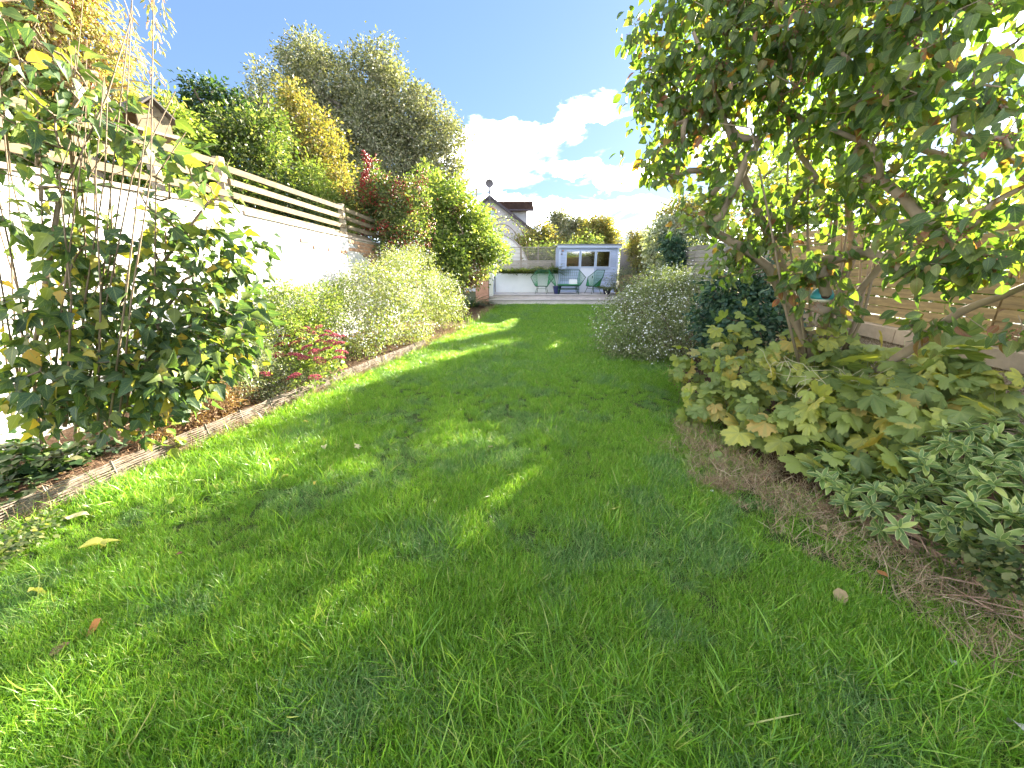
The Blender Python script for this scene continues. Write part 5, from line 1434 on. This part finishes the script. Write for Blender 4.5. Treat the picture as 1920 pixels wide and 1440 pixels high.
# ivy ground cover at the foot
plant('ivy', 'dark ivy mat on soil at the bottom left corner', 'plant', (-3.3, 2.3, 0), [(40, 900, 55, 2.35), (110, 890, 45, 2.5), (20, 860, 40, 2.6), (160, 870, 40, 2.7), (20, 960, 24, 2.05)], 130, 9, .07, .06, t_palmate(3, .25, 2, .1, 1.9), M_lf_dark, M_stem_dark, r_base=.004, r_tip=.0015, near=80, shell=.1, up=1.2)
plant('clover_patch', 'low clover like weeds in grass at bottom left edging', 'plant', (-2.8, 1.7, 0), [(30, 1030, 40, 1.72), (90, 1000, 30, 1.9), (0, 1060, 30, 1.6)], 50, 10, .045, .025, t_ovate(.4, 4, .02, .05), M_lf_mid, None, near=0, shell=.1, up=2)

def litter():
    n = 1500; y = rng.uniform(.6, 7, n); side = rng.random(n) < .55
    x = np.where(side, xr(y) + rng.uniform(-.12, .9, n), xl(y) - rng.uniform(-.02, .9, n)); p = np.stack([x, y, .05 + .04 * rng.random(n)], 1)
    me = scatter('leaf_litter', t_ovate(.3, 4, .2, .5), p, rdir(n) * np.array((1, 1, .25)), nrm(rdir(n) * .5 + np.array((0, 0, 1.))), rng.uniform(.015, .05, n), np.zeros(3), True)
    o = link('leaf_litter', me, None, M_lf_brown); o['kind'] = 'stuff'; o['label'] = 'brown crumbled leaf litter over the soil of both beds'


litter()
# ------------------------------------------------------------------ fallen leaves on the lawn
FL = [(145, 967, 'pale_cream', .105, 'long pale cream leaf on the grass beside left edging'), (178, 1024, 'yellow', .12, 'large pale yellow curled leaf in sun, near the left edging'),
      (205, 1017, 'yellow', .08, 'narrow yellow leaf tip beside the large curled leaf'), (72, 1108, 'yellow', .075, 'yellow green leaf on sunlit grass at far left'),
      (173, 1175, 'rust', .07, 'rusty orange leaf on grass at lower left'), (108, 1215, 'brown', .06, 'crumpled dark brown leaf below the rusty one'),
      (335, 1038, 'brown', .035, 'tiny brown leaf scrap in shaded grass'), (533, 893, 'yellow', .085, 'broad pale yellow leaf in the shade streaks'),
      (591, 904, 'gold', .04, 'small golden leaf right of the broad yellow leaf'), (608, 838, 'pale_cream', .055, 'small cream leaf near shadow edge'),
      (671, 836, 'pale_cream', .06, 'cream and tan leaf at the start of shade'), (575, 790, 'gold', .06, 'gold leaf on bright sunlit grass'),
      (518, 862, 'gold', .05, 'golden leaf next to white petals'), (323, 938, 'yellow', .055, 'yellow leaf among long grass by left edging'),
      (440, 905, 'tan', .05, 'tan leaf lying in sunny patch near edging'), (405, 912, 'yellow', .05, 'pale yellow leaf in sunny patch near edging'),
      (1150, 953, 'yellow', .07, 'star shaped yellow leaf in middle of the shaded lawn'), (1577, 1118, 'tan', .07, 'half green half pink tan leaf at lower right'),
      (920, 836, 'tan', .05, 'tiny tan leaf on middle of lawn'), (1655, 1075, 'rust', .045, 'small orange leaf on dry grass at right'),
      (1787, 1240, 'white', .035, 'small white curled leaf in long grass at right'), (1905, 1355, 'white', .06, 'whitish torn leaf at the bottom right corner'),
      (1545, 990, 'tan', .05, 'yellow tan leaf on bare soil at right'), (1335, 920, 'white', .03, 'little white fleck beside the worn patch')]
cols = {'pale_cream': (.60, .54, .30), 'yellow': (.55, .55, .12), 'rust': (.50, .20, .07), 'brown': (.20, .10, .06), 'gold': (.60, .46, .08), 'tan': (.50, .36, .20), 'white': (.70, .68, .62)}
fm = {k_: leafmat('fallen_' + k_, [(0, v), (1, tuple(c * .8 for c in v))], trans=.3, veins=.2, rough=.6, tcol=(1.1, 1.1, .7), blot=(30, (.30, .18, .07), .4)) for k_, v in cols.items()}
for i, (x, y, c, s, lab) in enumerate(FL):
    p = G(x, y, .045); tmv = t_ovate(.30 + .12 * rng.random(), 6, .25 * rng.random(), .5 * rng.random()) if 'star' not in lab else t_palmate(5, .45, 2, .1, 2.4)
    V = tmv[0].copy(); V[:, 1] -= .5; V[:, 2] += .12 * np.sin(V[:, 1] * 5 + i)
    o = link('fallen_leaf', fast_mesh('fallen_leaf', V, tmv[1], tmv[2], True), None, fm[c], p); o.scale = (s, s, s)
    o.rotation_euler = (rng.normal() * .3, rng.normal() * .3, rng.random() * 6.28 if i > 3 else -1.1 + .3 * i); tag(o, lab, 'leaf', 'fallen leaves on the lawn')
p = G(480, 860, .04)
o = link('petal', scatter('petal', t_star(5, .5), p[None] + rng.normal(size=(4, 3)) * .015, rdir(4), nrm(rdir(4) + np.array((0, 0, 1.5))), np.full(4, .045), p), None, M_petal, p); tag(o, 'white crumpled petals on grass near the left edging', 'petals')
